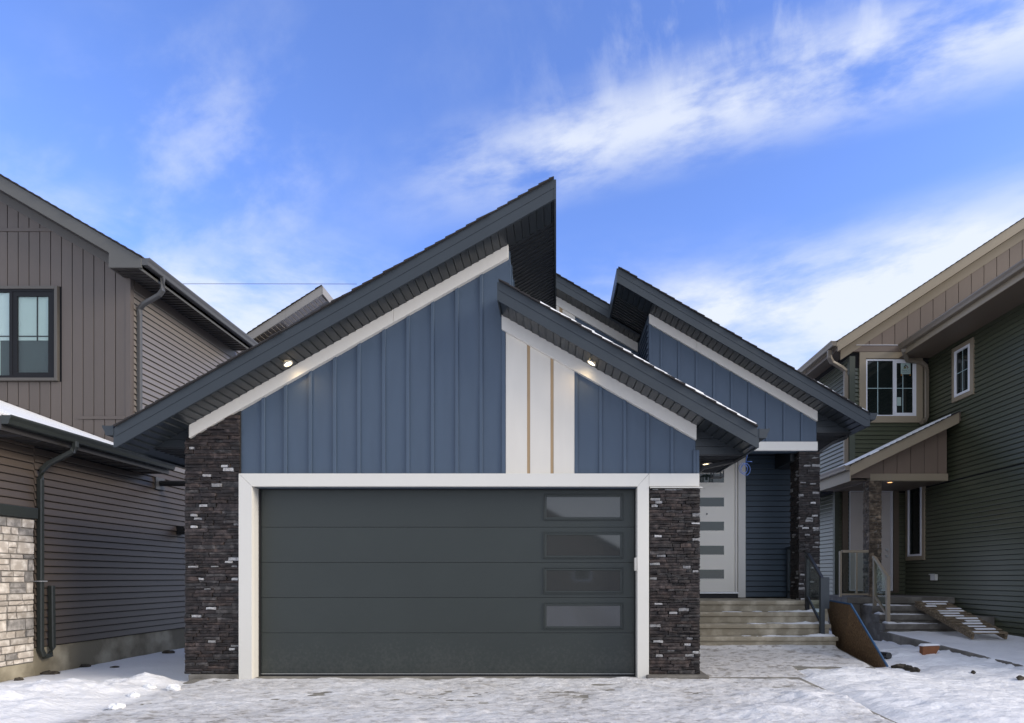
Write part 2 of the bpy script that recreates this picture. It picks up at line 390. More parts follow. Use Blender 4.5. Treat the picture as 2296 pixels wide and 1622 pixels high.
GUT = [(0, 0), (.012, 0), (.012, -.006), (.108, -.006), (.108, 0), (.122, 0), (.122, -.022), (.098, -.062), (.088, -.104), (.078, -.112), (0, -.112)]
def gutter(x, z, y0, y1, sgn, m, parent, k=1.0, name='gutter'):
    return MB().prism_y([(x + sgn * a * k, z + b * k) for a, b in GUT], y0, y1).build(name, m, parent)

def shingles(za, Xa, Xb, y0, y1, parent, expo=0.125, m='shingle_dark', name='shingles'):
    """lapped courses on a slope; za(x) is the deck height; low end first"""
    mb = MB(); lo, hi = (Xa, Xb) if za(Xa) < za(Xb) else (Xb, Xa)
    s = 1 if hi > lo else -1; x = lo; k = 0
    while (hi - x) * s > 0:
        xe = x + s * min(expo + 0.03, abs(hi - x)); j = random.uniform(-.012, .012)
        p = [(x, za(x) + .004), (xe, za(xe) + .001), (xe, za(xe) + .010), (x, za(x) + .026)]
        mb.prism_y(p, y0 + j, y1); x += s * expo
    o = mb.build(name, m, parent); tag(o, kind='stuff'); return o

def mono_roof(house, zs, Xa, Xb, yf, yw, yb, th, lip, gut=None, snow=None, m='charcoal_metal', ms='charcoal_soffit', dx=0.0925, zcut=None, x_wall=None, side=None, hi_end=None):
    """one slope of roof seen from the gable end. zs(x): soffit height; yf fascia plane; yw wall plane; yb back"""
    body = MB().prism_y([(Xa, zs(Xa) + .017), (Xb, zs(Xb) + .017), (Xb, zs(Xb) + th - .012), (Xa, zs(Xa) + th - .012)], yf + .03, yb).build('roof', m, house)
    c = (lambda x: max(zs(x) - .012, zcut)) if zcut is not None else (lambda x: zs(x) - .012)
    pts = [Xa, Xb]
    if zcut is not None:
        sl = (zs(Xb) - zs(Xa)) / (Xb - Xa); xc = Xa + (zcut + .012 - zs(Xa)) / sl
        if min(Xa, Xb) < xc < max(Xa, Xb): pts = [Xa, xc, Xb]
    low = [(x, c(x)) for x in pts]
    MB().prism_y(low + [(Xb, zs(Xb) + th * .5), (Xa, zs(Xa) + th * .5)], yf, yf + .03).build('fascia', m, body)
    MB().prism_y([(Xa, zs(Xa) + th * .5 + .001), (Xb, zs(Xb) + th * .5 + .001), (Xb, zs(Xb) + th - .004), (Xa, zs(Xa) + th - .004)], yf - .005, yf + .03).build('fascia_cap', m, body)
    shingles(lambda x: zs(x) + th - .008, Xa, Xb, yf - .035, yb, body)
    x = min(Xa, Xb) + .01; X1 = max(Xa, Xb) - .01
    while x < X1 - .02:
        e = min(x + dx, X1)
        if lip > 0: p = [(x, zs(x)), (e - .006, zs(e) - .019), (e - .006, zs(e) + .014), (x, zs(x) + .014)]
        else: p = [(x + .006, zs(x) - .019), (e, zs(e)), (e, zs(e) + .014), (x + .006, zs(x) + .014)]
        MB().prism_y(p, yf + .03, yw).build('soffit_board', ms, body); x += dx
    return body
def slope_soffit(body, zs, x0, x1, y0, y1, m='soffit_vent', dy=0.1):
    y = y0
    while y < y1 - .02:
        e = min(y + dy, y1)
        MB().hexa([(x0, y, zs(x0) - .014), (x1, y, zs(x1) - .014), (x1, e - .004, zs(x1)), (x0, e - .004, zs(x0)),
                   (x0, y, zs(x0) + .014), (x1, y, zs(x1) + .014), (x1, e - .004, zs(x1) + .014), (x0, e - .004, zs(x0) + .014)]).build('soffit_board', m, body)
        y += dy
def level_soffit(body, x0, x1, z, y0, y1, m='soffit_vent', dy=0.1):
    slope_soffit(body, lambda x: z, x0, x1, y0, y1, m, dy)

# ---- stone veneer
def stone_geo(u0, u1, v0, v1, d0, d1, rough=1.0):
    """rough-faced block: front face a jittered 4 x 3 grid; returns verts (u, v, d), faces"""
    nu = 4 if u1 - u0 > .11 else 3; vs = []; fs = []
    c = min(.008, (v1 - v0) * .2)
    for j in range(3):
        for i in range(nu):
            fu, fv = i / (nu - 1), j / 2
            edge = (i in (0, nu - 1)) or (j in (0, 2))
            d = d1 - (random.uniform(.004, .014) if edge else random.uniform(0, .008)) * rough
            vs.append((u0 + (u1 - u0) * fu + random.uniform(-.004, .004) + (c * .4 if i == 0 else -c * .4 if i == nu - 1 else 0),
                       v0 + (v1 - v0) * fv + random.uniform(-.0025, .0025) + (c * .3 if j == 0 else -c * .3 if j == 2 else 0), d))
    for j in range(2):
        for i in range(nu - 1):
            a = j * nu + i; fs.append((a, a + 1, a + nu + 1, a + nu))
    per = [i for i in range(nu)] + [2 * nu - 1] + [2 * nu + i for i in range(nu - 1, -1, -1)] + [nu]
    n0 = len(vs)
    for i in per: vs.append((vs[i][0], vs[i][1], d0))
    for k in range(len(per)):
        a, b = per[k], per[(k + 1) % len(per)]
        fs.append((b, a, n0 + k, n0 + (k + 1) % len(per)))
    return vs, fs
def face_front(y): return (lambda u, v, d: (u, y - d, v)), False
def face_left(x): return (lambda u, v, d: (x - d, u, v)), True
def face_right(x): return (lambda u, v, d: (x + d, u, v)), False
def ledge_rows(u0, u1, v0, v1, hr=(.028, .052), lr=(.09, .30)):
    out = []; v = v0
    while v < v1 - .015:
        h = min(random.uniform(*hr), v1 - v)
        if v1 - v - h < .02: h = v1 - v
        u = u0
        while u < u1 - .01:
            l = random.uniform(*lr)
            if u1 - u - l < .06: l = u1 - u
            l = min(l, u1 - u)
            if h > .05 and random.random() < .35:
                k = random.uniform(.4, .6); out += [(u, u + l, v, v + h * k), (u, u + l, v + h * k, v + h)]
            else: out.append((u, u + l, v, v + h))
            u += l
        v += h
    return out
STONES = []     # (shown area, verts, faces, material, parent)
def queue_stones(rects, fmap, parent, mats, dep=(.028, .055), seen=1.0, white=.0, wmat=None, edge=None):
    fn, flip = fmap
    for (a, b, c, d) in rects:
        m = random.choices(mats[0], mats[1])[0]
        ra, rb = a, b
        if white and random.random() < white:
            m = wmat
            if b - a > .16: m = random.choice([wmat, m]); 
            if b - a > .15:
                k = random.uniform(.07, .13); s = random.uniform(a, b - k)
                vs, fs = stone_geo(s, s + k, c + .002, min(d, c + .036), 0, random.uniform(*dep) + .004)
                STONES.append((k * (d - c) * seen * 3, [fn(*v) for v in vs], [f[::-1] for f in fs] if flip else fs, wmat, parent))
                m = random.choices(mats[0], mats[1])[0]
                for (e, f) in ((a, s - .003), (s + k + .003, b)):
                    if f - e > .025:
                        vs, fs = stone_geo(e, f, c, d, 0, random.uniform(*dep))
                        STONES.append(((f - e) * (d - c) * seen, [fn(*v) for v in vs], [q[::-1] for q in fs] if flip else fs, m, parent))
                continue
        vs, fs = stone_geo(ra, rb, c, d, 0, random.uniform(*dep))
        STONES.append(((b - a) * (d - c) * seen, [fn(*v) for v in vs], [f[::-1] for f in fs] if flip else fs, m, parent))
def flush_stones(house, limit=300, name='stone'):
    """the stones that show largest become parts, the rest one joined part"""
    global STONES
    STONES.sort(key=lambda t: -t[0]); rest = MB(); rm = []
    for k, (a, vs, fs, m, par) in enumerate(STONES):
        if k < limit: MB().add(vs, fs).build(name, m, par)
        else:
            if m not in rm: rm.append(m)
            rest.add(vs, fs, rm.index(m))
    if rest.v: tag(rest.build('stone_infill', rm, house), kind='stuff')
    STONES = []

# ================================================================== GROUND, DRIVEWAY, WALKS
def vnoise(x, y, seed):
    r = np.random.default_rng(seed).random((256, 256))
    xi = np.floor(x).astype(int); yi = np.floor(y).astype(int); fx = x - xi; fy = y - yi
    fx = fx * fx * (3 - 2 * fx); fy = fy * fy * (3 - 2 * fy)
    g = lambda a, b: r[a % 256, b % 256]
    return (g(xi, yi) * (1 - fx) + g(xi + 1, yi) * fx) * (1 - fy) + (g(xi, yi + 1) * (1 - fx) + g(xi + 1, yi + 1) * fx) * fy
def fbm(x, y, f, o, seed):
    s = np.zeros_like(x); a = 1.0; t = 0
    for i in range(o):
        s += a * (vnoise(x * f, y * f, seed + i) - .5); t += a; a *= .55; f *= 2.03
    return s / t
def sst(x, a, b):
    t = np.clip((x - a) / (b - a), 0, 1); return t * t * (3 - 2 * t)
DRV_L, DRV_R = -4.62, 3.15
WALK_R, WALK_Y0, WALK_Y1 = 4.39, 0.14, 1.64
def drive_z(y): return -0.022 * np.clip(-y, 0, 12)
def walk_z(y): return 0.0 + (y - WALK_Y0) * (0.195 - 0.0) / (WALK_Y1 - WALK_Y0)
def rwalk_z(y): return 0.19 + (y - 4.6) * 0.040
def ground_z(x, y):
    base = np.where(y < 0, drive_z(y), 0.0) - 0.03
    lump = fbm(x, y, 1.1, 5, 40) * .10 + fbm(x, y, 4.2, 4, 50) * .035
    z = base + lump * .7
    # left yard: smooth wind-blown sheet, a bit lower
    left = sst(-x, 4.3, 4.9)
    zl = -0.045 + fbm(x, y * 2, .8, 4, 60) * .035 + fbm(x, y * 3, 5, 3, 61) * .008 + np.where(y < 0, drive_z(y), 0)
    z = z * (1 - left) + zl * left
    # shovelled bank along the driveway's left side
    cx = -5.05 - .25 * np.clip(-y - .4, 0, 3); w = .34 + .22 * np.clip(-y - .3, 0, 2)
    bank = np.exp(-((x - cx) / w) ** 2) * sst(-y, -.05, .45)
    z += bank * (.135 + .10 * fbm(x, y, 3.1, 5, 70) + .05 * fbm(x, y, 9, 3, 74)) * 1.25
    bank2 = np.exp(-((x + 6.0) / .8) ** 2) * sst(-y, .5, 1.2); z += bank2 * (.14 + .12 * fbm(x, y, 2.5, 4, 77))
    # right yard between the two walks
    right = sst(x, DRV_R - .05, DRV_R + .3)
    zr = np.where(y < 0, drive_z(y), 0) + .015 + fbm(x, y, .9, 5, 80) * .13 + fbm(x, y * 1.5, 3.5, 4, 83) * .045
    zr += .10 * np.exp(-(((x - 5.6) / .8) ** 2 + ((y - 2.0) / 1.0) ** 2)) - .05 * np.exp(-(((x - 5.0) / .5) ** 2 + ((y - .3) / .5) ** 2))
    z = z * (1 - right) + zr * right
    pit = sst(x, 4.36, 4.42) * sst(-x, -4.78, -4.60) * sst(y, .75, 1.25) * sst(-y, -2.9, -2.6)
    z = z * (1 - pit) - .26 * pit
    # snow thrown over the corner between walk and drive
    z += .07 * np.exp(-(((x - 3.75) / .55) ** 2 + ((y - .15) / .32) ** 2))
    # driveway: thin, trodden, broken cover
    dm = sst(x, DRV_L - .05, DRV_L + .25) * sst(-x, -DRV_R + .0, -DRV_R + .12) * sst(-y, .02, .10)
    thin = drive_z(y) + .013 + fbm(x * .8, y * 1.5, 2.3, 5, 90) * .055 + fbm(x * .7, y * 1.3, 9, 4, 95) * .034 + fbm(x * .8, y * 1.2, 19, 2, 99) * .014
    rid = .09 * np.exp(-(((x - 2.75) / .75) ** 2 + ((y + 1.35) / .40) ** 2)) + .06 * np.exp(-(((x - 1.9) / .7) ** 2 + ((y + 1.95) / .3) ** 2))
    thin += rid * (1 + 2.2 * fbm(x, y * 1.4, 2.4, 4, 97)) + .02 * sst(-y, 1.2, 2.4)
    z = z * (1 - dm) + thin * dm
    # walk to the steps
    wm = sst(x, 1.75, 1.85) * sst(-x, -WALK_R - .02, -WALK_R + .06) * np.where(x < DRV_R + .1, sst(y, -.02, .10), sst(y, .46, .66)) * sst(-y, -WALK_Y1 - .3, -WALK_Y1)
    tw = walk_z(np.minimum(y, WALK_Y1)) + .014 + fbm(x * .8, y * 1.5, 3.0, 5, 110) * .028 + fbm(x, y, 11, 3, 114) * .012
    tw += .035 * sst(y, WALK_Y1 - .14, WALK_Y1 - .02)
    z = z * (1 - wm) + tw * wm
    # next door's walk, snow lies on it
    zr_ = .085 * fbm(x * .55, y * 2.2, 2.2, 5, 140) + .048 * fbm(x * .5 + .3 * y, y * 1.8, 6.5, 3, 146); z += zr_ * right * (1 - wm)
    rm = sst(x, 6.60, 6.72) * sst(-x, -8.84, -8.80) * sst(y, -3, -2) * sst(-y, -4.62, -4.5)
    tr = rwalk_z(y) + .018 + fbm(x, y, 3.0, 5, 120) * .05
    z = z * (1 - rm) + tr * rm
    edge = sst(x, 6.25, 6.5) * sst(-x, -6.62, -6.58) * (1 - rm) * sst(-y, -4.4, -3.5)
    z -= edge * .03
    # below the buildings
    inside = ((x > -4.72) & (x < 1.8) & (y > .02)) | ((x > 1.78) & (x < 4.6) & (y > 1.7)) | (x < -7.16) & (y > -.4) | ((x > 6.45) & (y > 4.65)) | (x > 8.86) & (y > .5)
    z = np.where(inside, -.16, z)
    z = np.where((x > -4.6) & (x < 1.78) & (y > -.04), -.10, z)
    return z, dm, wm, bank
def axis(dense, far):
    a = [far[0], far[0] * .4, far[0] * .12]; a = [v for v in a if v < dense[0][0] - 3] + [dense[0][0] - 2.5]
    for lo, hi, st in dense: a += list(np.arange(lo, hi, st))
    hi = dense[-1][1]; return np.array(a + [hi, hi + 2.5, far[1] * .12, far[1] * .4, far[1]])
gx = axis([(-8.2, -5.8, .06), (-5.8, 5.6, .028), (5.6, 9.6, .05)], (-600, 600))
gy = axis([(-3.2, -2.6, .08), (-2.6, .2, .020), (.2, 2.4, .035), (2.4, 6.2, .08)], (-600, 600))
GX, GY = np.meshgrid(gx, gy)
GZ, DM, WM, BK = ground_z(GX, GY)
far = (np.abs(GX) > 14) | (np.abs(GY) > 14); GZ = np.where(far, -.25, GZ)
nx, ny = len(gx), len(gy)
idx = np.arange(nx * ny).reshape(ny, nx)
quads = np.stack([idx[:-1, :-1], idx[:-1, 1:], idx[1:, 1:], idx[1:, :-1]], -1).reshape(-1, 4)
me = bpy.data.meshes.new('ground'); me.from_pydata(np.stack([GX, GY, GZ], -1).reshape(-1, 3).tolist(), [], quads.tolist())
me.materials.append(MATS['snow_ground']); me.polygons.foreach_set('use_smooth', [True] * len(me.polygons))
tro = np.clip(np.maximum(DM * (.62 + 1.2 * fbm(GX, GY * 1.6, 1.2, 4, 130)), WM * .95), 0, 1) * (1 - np.clip(BK, 0, 1))
tro *= 1 - .75 * np.exp(-(((GX - 2.7) / .9) ** 2 + ((GY + 1.5) / .55) ** 2))
at = me.attributes.new('trodden', 'FLOAT', 'POINT'); at.data.foreach_set('value', tro.reshape(-1).astype(np.float32))
ground = link('ground', me); tag(ground, 'snow-covered ground between and in front of the houses', 'ground', kind='structure')

drv = MB().hexa([(DRV_L, -14, -.45), (DRV_R, -14, -.45), (DRV_R, .13, -.2), (DRV_L, .13, -.2), (DRV_L, -14, -.308), (DRV_R, -14, -.308), (DRV_R, .13, .0), (DRV_L, .13, .0)]).build('driveway', 'concrete_grey')
tag(drv, 'concrete driveway in front of the garage under patchy trodden snow', 'driveway', kind='structure')
wk = MB()
for xa_, xb_, ya_ in ((1.80, DRV_R, WALK_Y0), (DRV_R + .003, WALK_R, .52)):
    wk.hexa([(xa_, ya_, -.10), (xb_, ya_, -.10), (xb_, WALK_Y1, -.10), (xa_, WALK_Y1, -.10), (xa_, ya_, walk_z(ya_)), (xb_, ya_, walk_z(ya_)), (xb_, WALK_Y1, walk_z(WALK_Y1)), (xa_, WALK_Y1, walk_z(WALK_Y1))])
wk = wk.build('walkway', 'concrete_grey', bevel=.012)
tag(wk, 'concrete walkway slab at the foot of the front steps', 'walkway', kind='structure')
wr = MB().hexa([(6.62, -3, -.35), (8.84, -3, -.35), (8.84, 4.62, -.1), (6.62, 4.62, -.1), (6.62, -3, rwalk_z(-3)), (8.84, -3, rwalk_z(-3)), (8.84, 4.62, rwalk_z(4.62)), (6.62, 4.62, rwalk_z(4.62))]).build('walkway', 'concrete_dark', bevel=.012)
tag(wr, 'snowy concrete walkway along the dark green house', 'walkway', kind='structure')

# ================================================================== BLUE HOUSE
H = empty('blue_house', (0, 1.5, 0), 'blue house with charcoal slanted roofs, white trim and a double garage', 'house')
S0 = 174.0
mH = .566
def zH(x): return 4.402 + mH * (x + 2.661)
def zL(x): return 3.951 - .568 * (x - .54)
YF = -.465
XW0, XW1, XSTEP = -4.70, 1.79, -.62
# walls
w = MB()
w.prism_y([(XW0, 2.45), (XW1, 2.45), (XW1, zL(XW1) + .06), (XSTEP, zL(XSTEP) + .06), (XSTEP, zH(XSTEP) + .06), (XW0, zH(XW0) + .06)], 0, .3)
w.box(XW0, -3.93, 0, .3, -.12, 2.449); w.box(1.07, XW1, 0, .3, -.12, 2.449)
w.prism_y([(XW0, -.12), (XW1, -.12), (XW1, zL(XW1) + .06), (XSTEP, zL(XSTEP) + .06), (XSTEP, zH(XSTEP) + .06), (XW0, zH(XW0) + .06)], .301, 5.0)
gw = w.build('garage_wall', 'blue_siding', H)
def batten(xc, wd, zb, zt, y, yp, m, parent, name='batten'):
    x0, x1 = xc - wd / 2, xc + wd / 2
    MB().prism_y([(x0, zb), (x1, zb), (x1, zt(x1)), (x0, zt(x0))], y - yp, y).build(name, m, parent, bevel=.003)
for xv in (591.3, 641, 696.6, 751, 805.4, 861, 915, 970, 1024.5, 1079):
    batten(PX(xv, 0), .042, 2.626, lambda x: zH(x) - .16, 0, .022, 'blue_siding', gw)
batten(PX(1129.5, 0), .05, 2.626, lambda x: min(zH(x) - .16, 4.62), 0, .024, 'blue_siding', gw)
for xv in (1291.8, 1346.4, 1400.5, 1451.8, 1506):
    batten(PX(xv, 0), .040, 2.626, lambda x: zL(x) - .17, 0, .022, 'blue_siding', gw)
# side wall of the tall part: corner trim strips
for k, yy in enumerate((.01, .35, .75, 1.2)):
    box('batten', XSTEP, XSTEP + .02, yy, yy + .04, 4.55, 5.5, 'blue_siding', gw)
# white panel with bare strips
xs = [PX(v, 0) for v in (1134.2, 1181.8, 1188.6, 1234.2, 1241.2, 1288)]
for a, b in ((0, 1), (2, 3), (4, 5)):
    MB().prism_y([(xs[a], 2.626), (xs[b], 2.626), (xs[b], zL(xs[b]) - .17), (xs[a], zL(xs[a]) - .17)], -.016, 0).build('panel_board', 'white_board', gw, bevel=.002)
for a, b in ((1, 2), (3, 4)):
    MB().prism_y([(xs[a] + .001, 2.626), (xs[b] - .001, 2.626), (xs[b] - .001, zL(xs[b]) - .17), (xs[a] + .001, zL(xs[a]) - .17)], -.011, 0).build('panel_strip', 'bare_strip', gw)
# frieze boards
xj = PX(885, 0)
for a, b in ((XW0, xj - .001), (xj + .001, XSTEP)):
    MB().prism_y([(a, zH(a) - .004), (b, zH(b) - .004), (b, zH(b) - .171), (a, zH(a) - .171)], -.066, 0).build('frieze_board', 'white_trim', H, bevel=.003)
a, b = PX(1125.8, 0), PX(1559, 0)
MB().prism_y([(a, zL(a) - .004), (b, zL(b) - .004), (b, zL(b) - .186), (a, zL(a) - .186)], -.068, 0).build('frieze_board', 'white_trim', H, bevel=.003)
box('corner_trim', 1.792, 1.832, -.03, .05, 2.626, 2.93, 'blue_siding', H, bevel=.003)
box('corner_trim', 1.755, 1.790, -.03, -.001, 2.626, 2.93, 'blue_siding', H, bevel=.003)
# garage casing (mitred joints left open a hair)
hx0, hx1, hz0, hz1 = PX(541.5, 0), PX(1565, 0), 2.457, 2.622
cx0, cx1 = PX(571, 0), PX(1427.5, 0); rx1 = PX(1453, 0); g = .0018
MB().prism_y([(hx0 + g, hz1), (PX(1453, 0), hz1), (cx1, hz0), (cx0 + g, hz0)], -.072, 0).build('door_casing', 'white_trim', H, bevel=.002)
MB().prism_y([(PX(1453, 0) + g * 2, hz1), (hx1, hz1), (hx1, hz0), (rx1 + g, hz0)], -.072, 0).build('door_casing', 'white_trim', H, bevel=.002)
MB().prism_y([(hx0, hz1 - g), (cx0, hz0 - g), (cx0, -.02), (hx0, -.02)], -.072, 0).build('door_casing', 'white_trim', H, bevel=.002)
MB().prism_y([(rx1, hz1 - g * 3), (rx1, -.02), (cx1, -.02), (cx1, hz0 - g)], -.072, 0).build('door_casing', 'white_trim', H, bevel=.002)
box('door_jamb', cx0 - .04, cx0, .001, .20, 0, hz0, 'casing_grey', H); box('door_jamb', cx1, cx1 + .04, .001, .20, 0, hz0, 'casing_grey', H)
box('door_jamb', cx0 - .04, cx1 + .04, .001, .20, hz0, hz0 + .04, 'casing_grey', H)
# garage door
GD = MB().box(cx0 + .001, cx1 - .001, .165, .21, 0, hz0 - .002).build('garage_door', 'black_rubber', H)
DY = .125
dz = [PZ(v, DY) for v in (1099, 1182.6, 1261.8, 1340.4, 1419.6, 1511)]
dx0, dx1 = cx0 + .022, cx1 - .014
for k in range(5):
    box('door_panel', dx0, dx1, DY, .164, dz[k + 1] + .0018, dz[k] - .0018, 'garage_door', GD, bevel=.002)
box('bottom_bar', dx0, dx1, DY - .002, .16, dz[5] - .005, dz[5] + .0015, 'aluminium', GD); box('weather_strip', dx0, dx1, DY, .16, 0, dz[5] - .006, 'black_rubber', GD)
for a, b in ((cx0 + .001, dx0 - .002), (dx1 + .002, cx1 - .001)): box('weather_strip', a, b, .10, .164, 0, hz0 - .001, 'black_rubber', GD)
box('weather_strip', cx0 + .002, cx1 - .002, .098, .163, dz[0] - .001, hz0 - .001, 'black_rubber', GD)
for (ya, yb) in ((1108.4, 1167), (1193.5, 1253), (1273, 1332), (1352, 1411.6)):
    x0, x1, z0, z1 = PX(1218.6, DY), PX(1397, DY), PZ(yb, DY), PZ(ya, DY)
    fr = ring_y(x0, x1, z0, z1, .012, DY - .016, DY - .0005); ring_y(x0 + .013, x1 - .013, z0 + .013, z1 - .013, .026, DY - .010, DY - .0005, fr)
    fr = fr.build('window_frame', 'garage_door', GD, bevel=.004)
    box('pane', x0 + .040, x1 - .040, DY - .004, DY - .0006, z0 + .040, z1 - .040, 'garage_pane', GD)
box('latch_plate', cx1 - .03, cx1 - .001, -.05, .03, PZ(1280, 0), PZ(1251, 0), 'white_board', H, bevel=.003)
# roofs of the street front
XR = -.032; XL = PX(259, YF)
rfH = mono_roof(H, zH, XL, XR, YF, -.002, 5.2, .24, 1)
slope_soffit(rfH, zH, XSTEP + .002, XR - .01, .0, 4.6)
MB().prism_y([(XR, zH(XR) - .012), (XR + .026, zH(XR) - .012), (XR + .026, zH(XR) + .225), (XR, zH(XR) + .225)], YF - .004, 5.2).build('fascia', 'charcoal_metal', rfH)
level_soffit(rfH, XL + .03, XW0 - .02, 2.968, .0, 4.0)
for k in range(3):
    za, zb = 2.972 + k * .1, min(2.972 + (k + 1) * .1 - .004, zH(XW0))
    xa, xb = max(XL, -2.661 + (za - 4.402) / mH), max(XL, -2.661 + (zb - 4.402) / mH)
    if xa < XW0: MB().prism_y([(xa, za), (XW0, za), (XW0, zb), (min(xb, XW0), zb)], -.006 - .002 * k, .02).build('soffit_board', 'charcoal_soffit', rfH)
box('fascia', XL - .025, XL, YF, 5.2, zH(XL) - .01, zH(XL) + .22, 'charcoal_metal', rfH)
gutter(XL - .026, PZ(954, YF), YF - .005, 5.2, -1, 'charcoal_metal', rfH, 1.1)
XLa, XLb = -.701, PX(1697, YF)
YE = 1.30      # the eave stops short of the entry
rfL = mono_roof(H, zL, XLa, XLb, YF, -.002, YE, .236, -1)
MB().prism_y([(XLa, zL(XLa) + .07), (1.84, zL(1.84) + .07), (1.84, zL(1.84) + .22), (XLa, zL(XLa) + .22)], YE + .001, 4.6).build('roof', 'shingle_dark', H)
box('fascia', XLa - .02, XLa, YF - .004, -.001, zL(XLa) - .005, zL(XLa) + .215, 'charcoal_metal', rfL)
level_soffit(rfL, XW1 + .045, XLb - .03, 2.878, .0, YE)
for k in range(4):
    za, zb = 2.882 + k * .1, min(2.882 + (k + 1) * .1 - .004, zL(XW1))
    xa, xb = min(XLb, .54 - (za - 3.951) / .568), min(XLb, .54 - (zb - 3.951) / .568)
    if zb > za: MB().prism_y([(XW1 + .001, za), (xa, za), (max(xb, XW1 + .002), zb), (XW1 + .001, zb)], -.006 - .002 * k, .02).build('soffit_board', 'charcoal_soffit', rfL)
box('fascia', XW1 + .045, XLb, YE, YE + .02, 2.87, 3.05, 'charcoal_metal', rfL)
box('fascia', XLb, XLb + .025, YF, YE, zL(XLb) - .01, zL(XLb) + .21, 'charcoal_metal', rfL)
gutter(XLb + .026, PZ(961, YF), YF - .005, YE, 1, 'charcoal_metal', rfL, 1.05)
# stone pillars
def pillar(x0, x1, y0, y1, z0, z1, name='stone_pillar', m='mortar_dark', poly=None):
    return (MB().prism_y(poly, y0, y1) if poly else MB().box(x0, x1, y0, y1, z0, z1)).build(name, m, H)
LM = (['ledge_stone', 'ledge_stone_brown', 'ledge_stone_grey'], [5, 3, 2])
pxa, pxb = PX(418.5, 0), PX(541, 0)
pl = pillar(0, 0, -.02, -.001, 0, 0, poly=[(pxa, .06), (pxb, .06), (pxb, zH(pxb) - .12), (pxa, zH(pxa) - .12)])
rows = [r for r in ledge_rows(pxa, pxb - .004, .06, 3.6) if r[3] < zH((r[0] + r[1]) / 2) - .14]
queue_stones(rows, face_front(-.018), pl, LM, (.020, .044), 1.0, .12, 'quartz_stone')
qxa, qxb = PX(1455, 0), PX(1567.5, 0)
pr = pillar(qxa, qxb - .02, -.02, -.001, .06, 2.43)
queue_stones(ledge_rows(qxa, qxb, .06, 2.428), face_front(-.018), pr, LM, (.030, .060), 1.0, .12, 'quartz_stone')
queue_stones(ledge_rows(.0, .34, .06, 2.428, lr=(.1, .34)), face_right(1.80), pr, LM, (.02, .05), .02, .05, 'quartz_stone')
box('flashing', qxa + .002, qxb + .022, -.094, -.001, 2.4365, 2.448, 'white_trim', H)
box('footing', 1.14, 1.93, -.16, .6, -.2, .055, 'concrete_dark', H, bevel=.02); box('footing', -4.70, -4.07, -.08, .1, -.2, .055, 'concrete_dark', H, bevel=.01)
# ---- porch part
YP = 2.8; SP = SS(YP)
px0, px1 = PX(1454.6, YP), PX(1830.4, YP)
def zP(x): return 5.907 - .5825 * (x - 1.614)
yfP = YP - .46
pwm = MB()
pwm.prism_y([(px0, 3.50), (px1, 3.50), (px1, zP(px1) + .06), (px0, zP(px0) + .06)], YP, YP + .16)
pwm.prism_y([(px0, 3.645), (px1, 3.645), (px1, zP(px1) + .06), (px0, zP(px0) + .06)], YP + .161, 6.5)
pw = pwm.build('porch_gable_wall', 'blue_siding', H)
for k, xv in enumerate((1514, 1545.5, 1577, 1609, 1641.5, 1673.6, 1713.5, 1753.5, 1793)):
    xv = 1482.5 + k * 39.3
    if xv < 1822: batten(PX(xv, YP), .040, 3.66, lambda x: zP(x) - .17, YP, .022, 'blue_siding', pw)
batten(px0 + .022, .044, 3.66, lambda x: zP(x) - .17, YP, .022, 'blue_siding', pw)
lap_x(3.9, 5.85, YP + .05, 4.1, px0, -1, 'blue_siding', pw)
xk = PX(1560, YP)
for a, b in ((px0, xk - .001), (xk + .001, px1)):
    MB().prism_y([(a, zP(a) - .004), (b, zP(b) - .004), (b, zP(b) - .178), (a, zP(a) - .178)], YP - .05, YP).build('frieze_board', 'white_trim', H, bevel=.003)
box('porch_beam', 1.9, px1 + .005, YP - .045, YP + .165, PZ(1012, YP), PZ(992, YP), 'white_trim', H, bevel=.004)
box('porch_beam', 4.16, 4.50, YP + .17, 3.74, 3.36, 3.644, 'soffit_vent', H)
XPa, XPb = PX(1386, yfP), PX(1947, yfP)
zlev = 3.84
rfP = mono_roof(H, zP, XPa, XPb, yfP, YP - .002, 6.5, .243, -1, zcut=zlev - .01)
slope_soffit(rfP, zP, XPa + .01, px0 - .018, YP, 4.05)
MB().prism_y([(XPa - .026, zP(XPa) - .012), (XPa, zP(XPa) - .012), (XPa, zP(XPa) + .225), (XPa - .026, zP(XPa) + .225)], yfP - .004, 6.5).build('fascia', 'charcoal_metal', rfP)
level_soffit(rfP, px1 + .01, XPb - .03, zlev, YP, 6.4)
for k in range(4):
    za, zb = zlev + .004 + k * .1, min(zlev + .004 + (k + 1) * .1 - .004, zP(px1))
    inv = lambda z: 1.614 - (z - 5.907) / .5825
    if zb > za: MB().prism_y([(px1 + .001, za), (min(XPb, inv(za)), za), (max(px1 + .002, min(XPb, inv(zb))), zb), (px1 + .001, zb)], YP - .006 - .002 * k, YP + .02).build('soffit_board', 'charcoal_soffit', rfP)
box('fascia', XPb, XPb + .025, yfP, 6.5, zlev - .01, zP(XPb) + .215, 'charcoal_metal', rfP)
gutter(XPb + .026, PZ(926, yfP), yfP - .005, 6.5, 1, 'charcoal_metal', rfP, 1.05)
